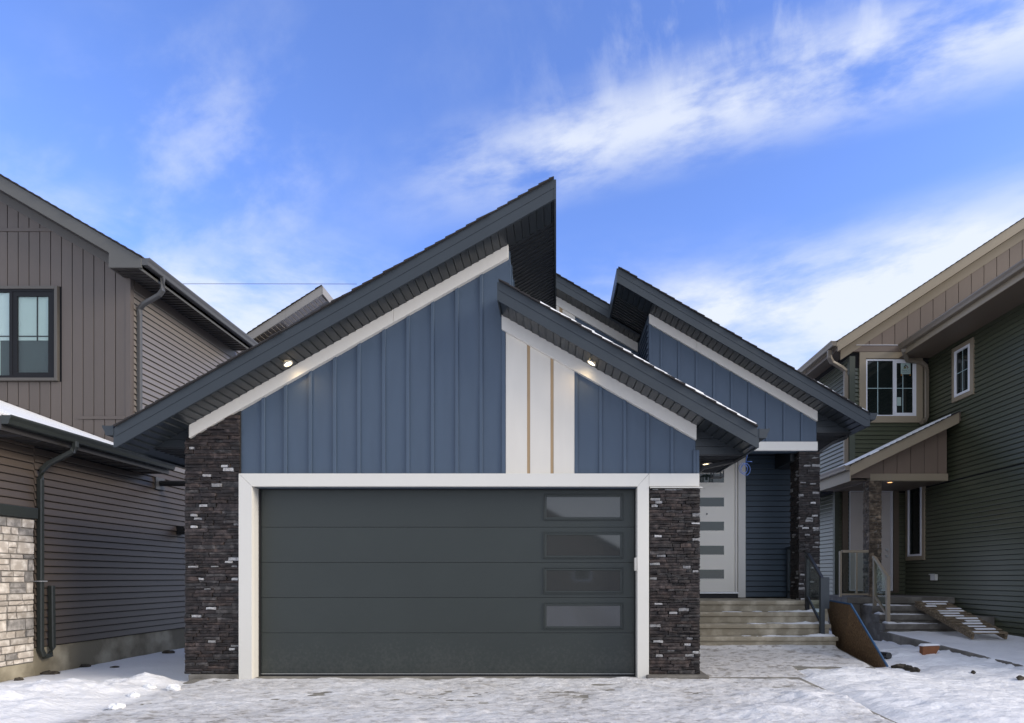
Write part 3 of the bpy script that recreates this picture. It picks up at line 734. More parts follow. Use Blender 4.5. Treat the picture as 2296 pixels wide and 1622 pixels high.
# door wall
YD = 3.75
dw = MB().box(1.80, px1 - .01, YD + .001, 6.4, -.1, 3.644).build('porch_wall', 'lap_shade_black', H)
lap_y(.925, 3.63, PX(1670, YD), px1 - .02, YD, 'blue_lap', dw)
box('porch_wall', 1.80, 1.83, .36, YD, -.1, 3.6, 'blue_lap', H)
ex1, exc0, exc1 = PX(1643.5, YD), PX(1652, YD), PX(1669.5, YD)
ez0, ez1 = PZ(1327.6, YD), PZ(1033, YD); ex0 = ex1 - .93
ED = box('entry_door', ex0, ex1, YD - .045, YD - .003, ez0, ez1, 'door_paint', H, bevel=.003)
for (ya, yb) in ((1063, 1083.6), (1116.8, 1137), (1170.6, 1190.7), (1224.3, 1244.5), (1277.7, 1298)):
    lx1 = PX(1621.7, YD); lx0 = lx1 - .54; z0, z1 = PZ(yb, YD), PZ(ya, YD)
    box('lite', lx0, lx1, YD - .049, YD - .0452, z0, z1, 'door_lite', ED)
    ring_y(lx0 - .008, lx1 + .008, z0 - .008, z1 + .008, .009, YD - .052, YD - .0455).build('lite_frame', 'door_paint', ED)
hm = MB(); hx, hz = PX(1583.5, YD), PZ(1153.5, YD)
hm.sweep([(hx, YD - .056, hz), (hx, YD - .0455, hz)], .028, n=12); hm.build('door_knob_bore', 'black_rubber', ED)
box('door_sill', ex0 - .03, exc0, YD - .09, YD - .004, ez0 - .03, ez0 - .004, 'aluminium', H); box('door_sill', ex0 - .03, exc0, YD - .06, YD - .005, .905, ez0 - .031, 'black_rubber', H)
for k, (o, y) in enumerate(((.003, .030), (.028, .050), (.050, .036))):
    box('door_frame', ex1 + o, ex1 + o + .022, YD - y, YD - .002, .93, ez1 + .04, ('door_paint', 'casing_grey', 'door_paint')[k], H)
box('door_casing', exc0 + .008, exc1, YD - .062, YD - .001, .915, PZ(1023, YD), 'casing_grey', H, bevel=.004)
# porch column
ccx0, ccx1 = PX(1790, YP), PX(1838, YP)
pc = MB().box(ccx0 + .02, ccx1 - .02, YP + .0, YP + .40, .90, 3.497).build('stone_pillar', 'mortar_dark', H)
queue_stones(ledge_rows(ccx0, ccx1, .90, 3.495, lr=(.08, .26)), face_front(YP + .002), pc, LM, (.010, .036), .54, .20, 'quartz_stone')
queue_stones(ledge_rows(YP - .02, YP + .40, .90, 3.495, lr=(.08, .26)), face_left(ccx0 + .022), pc, LM, (.010, .034), .2, .12, 'quartz_stone')
queue_stones(ledge_rows(YP - .02, YP + .40, .90, 3.495, lr=(.1, .3)), face_right(ccx1 - .022), pc, LM, (.008, .03), .01)
flush_stones(H, 300)
# middle gable behind
YM = 4.1
def zM(x): return 6.825 - .576 * (x + .03)
box_m = MB().prism_y([(-1.2, 3.2), (1.612, 3.2), (1.612, zM(1.612) + .05), (-1.2, zM(-1.2) + .05)], YM, 7.0).build('rear_gable_wall', 'blue_siding', H)
MB().prism_y([(-1.0, 4.6), (PX(1289, YM), 4.6), (PX(1289, YM), zM(.36) - .1), (-1.0, zM(-1.0) - .1)], YM - .016, YM).build('panel_board', 'white_board', box_m)
xb = PX(1257.5, YM); MB().prism_y([(xb - .03, 4.6), (xb + .03, 4.6), (xb + .03, zM(xb) - .1), (xb - .03, zM(xb) - .1)], YM - .024, YM - .017).build('panel_strip', 'bare_strip', box_m)
MB().prism_y([(-1.2, zM(-1.2) - .004), (1.59, zM(1.59) - .004), (1.59, zM(1.59) - .178), (-1.2, zM(-1.2) - .178)], YM - .05, YM).build('frieze_board', 'white_trim', H, bevel=.003)
rfM = mono_roof(H, zM, -1.3, 1.58, YM - .40, YM - .002, 7.0, .24, -1)
# downspouts
MB().sweep([(2.47, .10, 2.985), (2.46, .12, 2.90), (2.36, .26, 2.845), (1.98, .34, 2.775), (1.91, .36, 2.72), (1.885, .37, 2.55), (1.885, .37, .2)], .07, .055, n=8).build('downspout', 'black_metal', H)
MB().sweep([(5.25, 3.02, 3.90), (5.18, 3.05, 3.80), (4.93, 3.06, 3.70), (4.72, 3.06, 3.56), (4.66, 3.06, 3.40), (4.66, 3.06, .3)], .075, .06, n=8).build('downspout', 'black_metal', H)
# soffit lights
def pot_light(p, nrm, r, parent, m='lamp_glow', energy=3.0, col=(1.0, .72, .38)):
    n = Vector(nrm).normalized(); a = n.orthogonal().normalized(); b = n.cross(a); p = Vector(p)
    def disc(r0, r1, h0, h1, m_, nm, par):
        vs, fs = [], []; K = 20
        for k in range(K):
            c = a * math.cos(6.2832 * k / K) + b * math.sin(6.2832 * k / K)
            vs += [p + c * r0 + n * h0, p + c * r1 + n * h0, p + c * r1 + n * h1, p + c * r0 + n * h1]
        for k in range(K):
            i, j = 4 * k, 4 * ((k + 1) % K)
            for q in range(4): fs.append((i + q, i + (q + 1) % 4, j + (q + 1) % 4, j + q))
        return MB().add(vs, fs).build(nm, m_, par)
    ring = disc(r * .80, r, .0, .016, 'lamp_ring', 'soffit_light', parent)
    vs = [p + n * .010] + [p + n * .008 + (a * math.cos(6.2832 * k / 20) + b * math.sin(6.2832 * k / 20)) * r * .79 for k in range(20)]
    MB().add(vs, [(0, 1 + k, 1 + (k + 1) % 20) for k in range(20)]).build('lens', m, ring)
    ld = bpy.data.lights.new('lamp', 'SPOT'); ld.energy = energy; ld.color = col; ld.spot_size = R(150); ld.spot_blend = .8; ld.shadow_soft_size = r
    lo = bpy.data.objects.new('lamp', ld); COL.objects.link(lo); lo.location = p + n * .03
    lo.rotation_euler = n.to_track_quat('-Z', 'Y').to_euler(); lo.parent = ring
yl = -.20
sxl = SS(yl); lx = PX(645, yl); pot_light((lx, yl, zH(lx) - .012), (mH, 0, -1), .062, H, energy=2.2)
lx = PX(1327, yl); pot_light((lx, yl, zL(lx) - .012), (-.568, 0, -1), .062, H, energy=2.2)
pot_light((PX(1586, .56), .56, 2.868), (0, 0, -1), .075, H, energy=1.4)

# ---- front steps
ST = empty('entry_steps', (3.1, 2.6, 0), 'beige concrete entry steps with a porch slab leading to the white door', 'steps')
def step(name, x0, x1, ynose, yback, zt, rise, m, par, nose=.028, th=.075):
    mb = MB(); mb.prism_x([(ynose + nose, zt - rise), (yback, zt - rise), (yback, zt), (ynose + .012, zt), (ynose, zt - .014), (ynose, zt - th + .012), (ynose + nose, zt - th)], x0 + .02, x1 - .02)
    mb.prism_x([(ynose, zt - th + .010), (yback, zt - th + .010), (yback, zt - .0005), (ynose + .012, zt - .0005), (ynose, zt - .0145)], x1 - .0199, x1 + .004)
    return mb.build(name, m, par, bevel=.006)
step('porch_slab', 1.83, 4.66, 2.40, 3.74, .902, .176, 'concrete', ST)
step('stair_tread', 1.83, 4.38, 2.13, 2.46, .725, .176, 'concrete', ST)
step('stair_tread', 1.83, 4.38, 1.86, 2.20, .548, .176, 'concrete', ST)
step('stair_tread', 1.83, 4.38, 1.62, 1.94, .371, .25, 'concrete', ST)
MB().prism_x([(2.45, -.1), (3.74, -.1), (3.74, .724), (2.45, .724)], 1.84, 4.60).build('stair_base', 'concrete', ST)
MB().prism_x([(1.96, -.1), (2.449, -.1), (2.449, .37), (1.96, .37)], 1.84, 4.36).build('stair_base', 'concrete', ST)
# snow drifted on the treads
def drift(x0, x1, y0, y1, z, hmax, seed, grow=1.0):
    n, m = 60, 6; X, Y = np.meshgrid(np.linspace(x0, x1, n), np.linspace(y0, y1, m))
    t = np.linspace(0, 1, n)[None, :]; s = np.linspace(0, 1, m)[:, None]
    hgt = hmax * (0.06 + .94 * t ** 2.6) * np.clip(.55 + 2.0 * fbm(X, Y, 5, 4, seed), 0, 1.5) * np.sin(np.pi * np.clip(.12 + s * .88, 0, 1)) ** .7
    hgt[0, :] *= .25; hgt[-1, :] *= .6; hgt = np.where(hgt < .006, -.01, hgt)
    vs = np.stack([X, Y, z + hgt], -1).reshape(-1, 3).tolist(); k = len(vs)
    vs += np.stack([X, Y, np.full_like(X, z - .012)], -1).reshape(-1, 3).tolist(); fs = []
    for j in range(m - 1):
        for i in range(n - 1):
            q = (j * n + i, j * n + i + 1, (j + 1) * n + i + 1, (j + 1) * n + i); fs.append(q); fs.append(tuple(v + k for v in q[::-1]))
    for i in range(n - 1):
        fs.append((i + 1, i, i + k, i + 1 + k)); b = (m - 1) * n + i; fs.append((b, b + 1, b + 1 + k, b + k))
    for j in range(m - 1):
        a = j * n; fs.append((a, a + n, a + n + k, a + k)); a = j * n + n - 1; fs.append((a + n, a, a + k, a + n + k))
    return vs, fs
sn = MB()
for (ya, yb, z, hm_, sdd) in ((2.16, 2.43, .725, .050, 210), (1.89, 2.16, .548, .055, 220), (1.65, 1.89, .371, .050, 230)):
    sn.add(*drift(1.9, 4.36, ya, yb, z, hm_, sdd))
tag(sn.build('snow_drift', 'snow_clean', None, smooth=True), 'thin snow drifted on the treads of the beige entry steps', 'snow', kind='stuff')

# ---- railing on the steps
RL = empty('stair_railing', (4.2, 1.9, .4), 'charcoal metal and glass railing on the right side of the entry steps', 'railing')
rx = 4.18
box('post', rx - .03, rx + .03, 2.27, 2.33, .726, 1.67, 'black_metal', RL, bevel=.004)
box('post', rx - .02, rx + .045, 1.73, 1.80, .372, 1.30, 'charcoal_metal', RL, bevel=.004)
box('post', rx + .05, rx + .13, 1.76, 1.82, .80, 1.30, 'charcoal_metal', RL, bevel=.004)
MB().sweep([(rx, 2.34, 1.70), (rx, 2.25, 1.675), (rx + .01, 1.74, 1.27)], .055, .045, n=8).build('handrail', 'black_metal', RL)
MB().sweep([(rx, 2.28, .97), (rx + .01, 1.79, .56)], .035, n=8).build('bottom_rail', 'black_metal', RL)
MB().hexa([(rx - .004, 2.26, .99), (rx + .004, 2.26, .99), (rx + .014, 1.81, .60), (rx + .006, 1.81, .60),
           (rx - .004, 2.26, 1.64), (rx + .004, 2.26, 1.64), (rx + .014, 1.81, 1.29), (rx + .006, 1.81, 1.29)]).build('glass_pane', 'clear_glass', RL)
tag(MB().sweep([(rx, 2.20, 1.652), (rx + .005, 2.0, 1.497), (rx + .01, 1.80, 1.338)], .03, .012, n=8).build('rail_snow', 'snow_clean', None), 'strip of snow lying on the charcoal handrail', 'snow', kind='stuff')
RL2 = empty('porch_railing', (4.42, 3.5, .9), 'dark porch railing between the stone column and the blue wall', 'railing')
box('post', 4.37, 4.43, 3.66, 3.72, .903, 1.88, 'charcoal_metal', RL2, bevel=.004)
box('handrail', 4.375, 4.425, 3.21, 3.659, 1.83, 1.88, 'charcoal_metal', RL2, bevel=.004); box('bottom_rail', 4.38, 4.42, 3.21, 3.659, 1.0, 1.04, 'charcoal_metal', RL2)
box('glass_pane', 4.396, 4.404, 3.22, 3.65, 1.041, 1.829, 'clear_glass', RL2)

# ---- hanging lantern, cord
LN = empty('porch_lantern', (2.95, 3.3, 3.05), 'black square lantern hanging in front of the white entry door', 'lantern')
lx, ly = PX(1608, 3.3), 3.3; lz0, lz1 = PZ(1072, 3.3), PZ(1050, 3.3)
lm = ring_y(lx - .10, lx + .10, lz0, lz1, .022, ly - .10, ly - .078); ring_y(lx - .10, lx + .10, lz0, lz1, .022, ly + .078, ly + .10, lm)
for sx in (-1, 1):
    for zz in (lz0, lz1 - .022): lm.box(lx + sx * .089 - .011, lx + sx * .089 + .011, ly - .078, ly + .078, zz, zz + .022)
lm.build('cage', 'black_metal', LN, bevel=.003)
MB().sweep([(lx, ly, lz1 - .02), (lx, ly, 3.644)], .02, n=8).build('stem', 'black_metal', LN)
MB().box(lx - .10, lx + .10, ly - .02, ly + .02, lz1 - .018, lz1 - .004).build('cross_bar', 'black_metal', LN)
MB().sweep([(lx, ly, lz1 - .03), (lx, ly, lz1 - .09)], .045, n=12).build('socket', 'black_metal', LN)
cord = MB(); cp = [(2.50, .02, 3.0), (2.47, .0, 2.93), (2.455, .0, 2.86), (2.44, .0, 2.78)]
cord.sweep(cp, .006, n=6)
for k, rr in enumerate((.060, .045, .068)):
    cc = Vector((2.405 + .012 * k, -.01 * k, 2.70 - .008 * k))
    cord.sweep([cc + Vector((rr * .9 * math.cos(t * .42), .012 * math.sin(t), rr * math.sin(t * .42) * 1.15)) for t in range(16)], .006, n=6)
cord.sweep([(2.43, 0, 2.78), (2.48, 0, 2.79), (2.52, .0, 2.785)], .006, n=6)
tag(cord.build('hanging_cord', 'blue_cord', None, smooth=True), 'coil of blue cord hanging from the gutter beside the entry door', 'cord')

# ---- sheathing board leaning by the steps
OB = empty('sheathing_board', (4.6, 1.3, 0), 'brown oriented strand board with blue edges leaning beside the entry steps', 'board')
A, B_, C_, D_ = Vector((4.39, 1.25, .893)), Vector((4.52, 2.38, .915)), Vector((4.60, 2.05, -.22)), Vector((4.62, .66, .045))
def slab(p, t):
    n = (p[1] - p[0]).cross(p[3] - p[0]).normalized()
    if n.x < 0: n = -n
    q = [v + n * t for v in p]; return p + q
def plate(p, q, r, s, t):
    v = slab([p, q, r, s], t); return MB().add(v, [(0, 1, 2, 3), (7, 6, 5, 4), (0, 4, 5, 1), (1, 5, 6, 2), (2, 6, 7, 3), (3, 7, 4, 0)])
plate(A, B_, C_, D_, .016).build('panel', 'osb', OB)
n = (B_ - A).cross(D_ - A).normalized(); n = n if n.x > 0 else -n
MB().sweep([A - n * -.008, D_ - n * -.008], .022, n=4).build('painted_edge', 'blue_edge', OB); MB().sweep([A + n * .008, B_ + n * .008], .022, n=4).build('painted_edge', 'blue_edge', OB)

# ---- roof snow
rs = MB()
def snow_on(zs, th, xa, xb, y0, y1, t=.03):
    x = xa
    while x < xb:
        e = min(x + .22, xb); k = t * random.uniform(.55, 1.15); k2 = t * random.uniform(.55, 1.15)
        rs.hexa([(x, y0 + random.uniform(-.006, .01), zs(x) + th), (e, y0, zs(e) + th), (e, y1, zs(e) + th), (x, y1, zs(x) + th),
                 (x, y0 + .01, zs(x) + th + k), (e, y0 + .01, zs(e) + th + k2), (e, y1, zs(e) + th + k2), (x, y1, zs(x) + th + k)]); x = e
snow_on(zL, .246, -.2, XLb - .01, YF - .02, YE - .05, .030)
snow_on(zP, .252, 4.3, XPb - .01, yfP - .02, 4.0, .026)
tag(rs.build('roof_snow', 'snow_clean', None), 'thin snow lying along the charcoal roof edges of the blue house', 'snow', kind='stuff')

# ================================================================== LEFT (BROWN) HOUSE
XB = -7.15
BH = empty('brown_house', (-9.5, 4, 0), 'brown two-storey house with vertical siding on the left', 'house')
YU = 2.36; YFU = 1.98
def zU(x): return 6.485 - .245 - .58 * (x + 6.71)      # soffit line of the upper front rake
bw = MB()
bw.box(-12, XB - .001, -.15, 9.4, .30, 3.22)
bw.prism_y([(-14, 3.2), (XB - .001, 3.2), (XB - .001, zU(XB) + .04), (-10.4, zU(-10.4) + .04), (-14, zU(-10.4) + .04 - 2.1)], YU + .001, 12.8)
bw.box(-9, XB - .001, 5.6, 8.3, 6.0, 6.85)
bw.prism_y([(-10.5, 5), (XB - .001, 5), (XB - .001, 7.95), (-10.5, 5.8)], 8.301, 12.6)
bwall = bw.build('side_wall', 'lap_shade_black', BH)
def clip_left(z, t):
    if t <= 3.15: return (.47, 12.5)
    if t <= 6.28: return (YU + .05, 12.5)
    if t <= 6.86: return (5.62, 12.5)
    return (8.31, 12.5) if t < 7.93 else (0, 0)
lap_x(.335, 7.9, 0, 0, XB, 1, 'brown_lap', bwall, clip=clip_left, m2='pale_lit_lap', zm2=3.2)  # one siding throughout; the upper courses get a lit tone as colour
# courses in front of the downspout, above the stone
lap_x(2.24, 3.15, -.15, .46, XB, 1, 'brown_lap', bwall)
fd = MB().box(-12, XB - .02, .0, 12.6, -.4, .299).build('foundation', 'foundation', BH); box('foundation', -8, XB + .01, -.15, 12.6, -.4, .325, 'foundation', BH)
box('foundation', XB + .0105, XB + .03, -.15, .44, -.4, .140, 'foundation', BH)
# stone return
sp = box('stone_wainscot', XB, XB + .03, -.15, .43, .145, 2.085, 'mortar_grey', BH)
def ashlar(u0, u1, v0, v1):
    out = []; v = v0
    while v < v1 - .03:
        h = random.choice([.065, .09, .10, .15, .16]); h = min(h, v1 - v)
        if v1 - v - h < .05: h = v1 - v
        u = u0
        while u < u1 - .02:
            l = random.uniform(.11, .27); l = u1 - u if u1 - u - l < .08 else l
            if h > .13 and random.random() < .45: out += [(u + .006, u + l - .006, v + .006, v + h * .5 - .006), (u + .006, u + l - .006, v + h * .5 + .004, v + h - .006)]
            else: out.append((u + .006, u + l - .006, v + .006, v + h - .006))
            u += l
        v += h
    return out
queue_stones(ashlar(-.18, .43, .15, 2.08), face_right(XB + .026), sp, (['cream_stone', 'cream_stone_grey'], [4, 1]), (.022, .036), 1)
flush_stones(BH, 300)
box('stone_cap', XB, XB + .085, -.18, .45, 2.09, 2.235, 'left_pipe', BH, bevel=.006)
# lower roof over the garage
gz = 3.28
def zG(x): return gz - .02 + .376 * (-6.76 - x)
lr = MB().prism_y([(-6.76, zG(-6.76) - .16), (-6.76, zG(-6.76)), (-12, zG(-12)), (-12, zG(-12) - .16)], -.42, YU).build('roof', 'left_fascia', BH)
MB().box(-6.78, -6.755, -.44, 2.74, gz - .19, gz - .03).build('fascia', 'left_soffit', lr)
MB().prism_y([(-6.79, zG(-6.79) - .17), (-6.79, zG(-6.79) + .01), (-12, zG(-12) + .01), (-12, zG(-12) - .17)], -.45, -.421).build('fascia', 'left_fascia', lr)
level_soffit(lr, -7.14, -6.79, gz - .185, -.42, 2.74, 'left_soffit', .3)
gutter(-6.754, gz - .005, -.44, 2.76, 1, 'left_pipe', lr, 1.0)
MB().box(-7.14, -6.756, 2.37, 2.75, gz - .18, gz + .0).build('roof_return', 'left_soffit', lr)
rs2 = MB(); y = -.44
while y < 2.3:
    e = y + .17; k = random.uniform(.018, .038); k2 = random.uniform(.018, .038)
    rs2.hexa([(-6.80, y, zG(-6.80)), (-6.80, e, zG(-6.80)), (-12, e, zG(-12)), (-12, y, zG(-12)),
              (-6.79, y, zG(-6.80) + k + .012), (-6.79, e, zG(-6.80) + k2 + .012), (-12, e, zG(-12) + .035), (-12, y, zG(-12) + .035)][0:8]); y = e
tag(rs2.build('roof_snow', 'snow_clean', None), 'snow blanket on the low garage roof of the brown house', 'snow', kind='stuff')
# upper front wall: vertical boards
fw = MB().prism_y([(-11, 3.4), (XB - .002, 3.4), (XB - .002, zU(XB)), (-10.4, zU(-10.4)), (-11, zU(-10.4))], YU - .012, YU).build('front_wall', 'window_black', BH)
zt1, zt2 = PZ(518, YU), PZ(938, YU)
x = XB - .062; sp_ = .181
wx1, wz0, wz1 = PX(136, YU), PZ(857, YU), PZ(645.7, YU); wx0 = wx1 - 1.75
MB().box(XB - .060, XB + .018, YU - .034, YU + .05, zG(XB) + .02, zU(XB) - .02).build('corner_trim', 'brown_board', BH)
def vboard(x0, x1, zb, zt):
    if min(zt(x0), zt(x1)) - zb > .03:
        MB().add(*(lambda p: (p.v, p.f))(MB().prism_y([(x0, zb), (x1, zb), (x1, zt(x1)), (x0, zt(x0))], YU - .026, YU - .0125))).build('siding_board', 'brown_board', fw, bevel=.003)
while x > -10.3:
    x0, x1 = x - sp_ + .012, x; zb = zG(x0) + .0
    top = lambda q: zU(q) - .15
    segs = [(zb, min(zt2 - .03, 99)), (zt2 + .03, None)] if x0 > PX(175, YU) else [(zb, None)]
    for za, zz in segs:
        zt = (lambda q, zz=zz: top(q)) if zz is None else (lambda q, zz=zz: zz)
        if zz is None and x1 > wx0 and x0 < wx1:
            vboard(x0, x1, za, lambda q: wz0 - .005); za = wz1 + .005
        if zz is None and x1 < PX(112, YU) + .02:
            vboard(x0, x1, za, lambda q: zt1 - .03); vboard(x0, x1, zt1 + .03, top)
        else: vboard(x0, x1, za, zt)
    x -= sp_
box('band_trim', -10.3, PX(112, YU) + .09, YU - .038, YU - .0126, zt1 - .028, zt1 + .028, 'brown_board', fw, bevel=.004)
box('band_trim', PX(178, YU), XB - .064, YU - .038, YU - .0126, zt2 - .028, zt2 + .028, 'brown_board', fw, bevel=.004)
MB().prism_y([(XB + .02, zU(XB + .02)), (-10.4, zU(-10.4)), (-10.4, zU(-10.4) - .155), (XB + .02, zU(XB + .02) - .155)], YU - .045, YU - .0125).build('frieze_board', 'brown_trim', BH, bevel=.004)
# upper window
WN = ring_y(wx0, wx1, wz0, wz1, .05, YU - .075, YU - .013).build('window', 'brown_trim', BH, bevel=.004)
ring_y(wx0 + .051, wx1 - .051, wz0 + .051, wz1 - .051, .04, YU - .058, YU - .014).build('window_frame', 'window_black', WN)
wmx = PX(31, YU); box('mullion', wmx - .025, wmx + .025, YU - .057, YU - .0142, wz0 + .092, wz1 - .092, 'window_black', WN)
sx0, sx1 = wmx + .026, wx1 - .092
ring_y(sx0, sx1, wz0 + .092, wz1 - .092, .075, YU - .05, YU - .0145, wb=.05).build('sash', 'window_black', WN)
gx0, gx1, gz0, gz1 = PX(45.5, YU), PX(128.5, YU), PZ(844, YU), PZ(667, YU)
box('room', wx0 + .09, wx1 - .09, YU - .0138, YU - .0128, wz0 + .09, wz1 - .09, 'room_dark', WN)
zb_ = PZ(765, YU)
box('blind', gx0 - .01, gx1 + .01, YU - .022, YU - .0139, zb_, gz1 + .02, 'blind', WN); box('blind', wx0 + .1, wmx - .03, YU - .022, YU - .0139, zb_, wz1 - .1, 'blind_near', WN)
for cxk in (-.62, -.40, -.30): box('curtain', wmx + cxk, wmx + cxk + .09, YU - .020, YU - .0139, wz0 + .1, zb_ - .002, 'curtain', WN, bevel=.004)
zm_ = PZ(756, YU)
box('muntin', gx0, gx1, YU - .030, YU - .0225, zm_ - .008, zm_ + .008, 'window_black', WN); box('muntin', wx0 + .1, wmx - .03, YU - .030, YU - .0225, zm_ - .008, zm_ + .008, 'window_black', WN)
box('muntin', PX(87, YU) - .009, PX(87, YU) + .009, YU - .031, YU - .0226, zb_ - .01, gz1, 'window_black', WN)
box('pane', gx0, gx1, YU - .038, YU - .035, gz0, gz1, 'clear_glass', WN); box('pane', wx0 + .09, wmx - .026, YU - .038, YU - .035, wz0 + .09, wz1 - .09, 'clear_glass', WN)
# upper roof
XE = -6.71
ur = MB().prism_y([(XE, zU(XE) + .02), (-10.4, zU(-10.4) + .02), (-10.4, zU(-10.4) + .235), (XE, zU(XE) + .235)], YFU + .03, 5.6)
ur.prism_y([(-14, zU(-10.4) - 2.07), (-10.4, zU(-10.4) + .02), (-10.4, zU(-10.4) + .235), (-14, zU(-10.4) - 1.85)], YFU + .03, 12.8)
ur = ur.build('roof', 'left_fascia', BH)
xbx = PX(243.5, YFU); zbx = PZ(600.5, YFU)
MB().prism_y([(XE, zU(XE) + .225), (-10.4, zU(-10.4) + .225), (-10.4, zU(-10.4)), (xbx, zU(xbx)), (xbx, zbx), (XE, zbx)], YFU, YFU + .03).build('fascia', 'left_fascia', ur, bevel=.004)
MB().prism_y([(xbx, zbx), (xbx + .02, zbx), (xbx + .02, zU(xbx + .02)), (xbx, zU(xbx))], YFU + .031, YU - .046).build('fascia', 'left_fascia', ur)
shingles(lambda x: zU(x) + .23, XE + .02, -10.4, YFU - .03, 5.6, ur)
MB().prism_y([(xbx + .03, zU(xbx + .03)), (-10.4, zU(-10.4)), (-10.4, zU(-10.4) + .015), (xbx + .03, zU(xbx + .03) + .015)], YFU + .031, YU - .002).build('soffit_panel', 'left_soffit', ur)
level_soffit(ur, XB - .02, XE - .02, zbx + .008, YFU + .031, 5.6, 'left_soffit', .1)
box('soffit_panel', xbx + .021, XB - .021, YFU + .031, YU - .046, zbx, zbx + .012, 'left_soffit', ur)
box('fascia', XE - .018, XE, YFU + .031, 5.6, zbx - .005, zU(XE) + .2, 'left_fascia', ur)
gutter(XE + .001, PZ(578, YFU), YFU + .005, 5.62, 1, 'grey_pipe', ur, 1.05)
box('frieze_board', XB + .0165, XB + .03, YU + .06, 5.6, zbx - .16, zbx - .001, 'brown_lap', BH)
MB().sweep([(-6.64, YFU + .42, PZ(590, YFU) - .02), (-6.64, YFU + .42, 6.13), (-6.70, YFU + .43, 6.06), (-7.00, YU + .10, 5.93), (-7.09, YU + .13, 5.86), (-7.10, YU + .14, 5.72), (-7.10, YU + .14, 3.42)], .075, .06, n=8).build('downspout', 'grey_pipe', BH)
# rear wing: one more slanted roof, rising to the right
YK = 7.9; xk0, xk1 = PX(556, YK), PX(722, YK)
def zK(x): return PZ(640, YK) - .225 + .648 * (x - xk1)
kr = MB().prism_y([(xk0 - 1.5, zK(xk0 - 1.5) + .017), (xk1, zK(xk1) + .017), (xk1, zK(xk1) + .21), (xk0 - 1.5, zK(xk0 - 1.5) + .21)], YK + .03, 12.6).build('roof', 'pale_fascia', BH)
for a_, b_ in ((xk0 - 1.5, PX(640, YK) - .001), (PX(640, YK) + .001, xk1)):
    MB().prism_y([(a_, zK(a_) - .01), (b_, zK(b_) - .01), (b_, zK(b_) + .215), (a_, zK(a_) + .215)], YK, YK + .03).build('fascia', 'pale_fascia', kr)
shingles(lambda x: zK(x) + .214, xk0 - 1.5, xk1, YK - .03, 12.6, kr)
box('fascia', xk1, xk1 + .025, YK - .004, 12.6, zK(xk1) - .01, zK(xk1) + .2, 'pale_fascia', kr)
x = xk0 - .6
while x < xk1 - .02:
    e = min(x + .1, xk1); MB().prism_y([(x, zK(x)), (e - .008, zK(e) - .02), (e - .008, zK(e) + .014), (x, zK(x) + .014)], YK + .031, 8.28).build('soffit_board', 'pale_lit_lap', kr); x += .1
MB().prism_y([(XB + .02, zK(XB + .02)), (xk1, zK(xk1)), (xk1, zK(xk1) + .015), (XB + .02, zK(XB + .02) + .015)], 8.281, 12.5).build('soffit_panel', 'left_soffit', kr)
# lower downspout with its folded-up extension, pipes on the wall
dsx = XB + .055
MB().sweep([(-6.68, .60, gz - .10), (-6.68, .60, gz - .17), (-6.71, .59, gz - .24), (-7.00, .54, gz - .42), (-7.075, .53, gz - .50), (dsx, .52, gz - .64), (dsx, .52, .30), (dsx + .01, .56, .21)], .070, .060, n=8).build('downspout', 'left_pipe', BH)
MB().sweep([(dsx + .015, .56, .20), (dsx + .02, .66, .21), (dsx + .02, .69, .32), (dsx + .01, .69, 1.18)], .070, .060, n=8).build('downspout_extension', 'left_pipe', BH)
box('strap', dsx - .05, dsx + .055, .47, .57, 1.235, 1.25, 'aluminium', BH)
VP = MB().sweep([(XB + .02, 3.05, 2.98), (XB + 1.0, 3.05, 2.98)], .10, n=14).build('vent_pipe', 'black_metal', BH, smooth=False)
box('vent_flange', XB + .017, XB + .05, 2.93, 3.17, 2.87, 3.08, 'grey_pipe', VP)
vx = MB().box(XB + .017, XB + .16, 3.55, 3.72, 2.11, 2.26); vx.prism_y([(XB + .16, 2.12), (XB + .22, 2.10), (XB + .22, 2.16), (XB + .16, 2.24)], 3.56, 3.71)
vx.build('vent_hood', 'black_metal', BH)

# ================================================================== RIGHT (GREEN) HOUSE
GH = empty('green_house', (9.5, 8, 0), 'dark green two-storey house with tan trim on the right', 'house')
YG = 6.59; XA, XWG = 6.97, 8.85; YGD = 7.53
def zR(x): return 6.77 - .235 + .66 * (x - 6.5)
YFR = YG - .40
gb = MB()
gb.prism_y([(XA, 3.5), (17, 3.5), (17, 6.0), (11.9, zR(11.9) + .05), (XA, zR(XA) + .05)], YG + .001, 15)
gb.box(7.05, 17, YGD + .001, 15, .2, 3.499)
gb.box(XWG + .001, 17, -.5, YGD, .1, 6.62)
gwall = gb.build('side_wall', 'lap_shade_black', GH)
lap_x(.12, 3.45, 1.0, YGD, XWG, -1, 'green_lap', gwall)
lap_x(.12 + .1016 * 33, 6.56, 1.0, YG, XWG, -1, 'green_lap', gwall)
lap_x(3.56, 6.55, YG + .05, 14.5, XA, -1, 'green_lap', gwall)
lap_x(.85, 3.45, YGD + .05, 14.5, 7.05, -1, 'green_lap', gwall)
lap_y(3.56, 6.28, XA + .12, XWG - .02, YG, 'green_lap', gwall)
lap_y(.87, 3.45, 7.16, XWG - .02, YGD, 'green_lap', gwall)
box('foundation', XWG - .03, 17, -.5, 7.4, -.4, .10, 'concrete_dark', GH)
box('corner_trim', XA - .02, XA + .115, YG - .03, YG + .10, 3.5, 6.55, 'green_trim', GH, bevel=.004); box('corner_trim', 7.03, 7.155, YGD - .03, YGD + .1, .86, 3.46, 'green_trim', GH, bevel=.004)
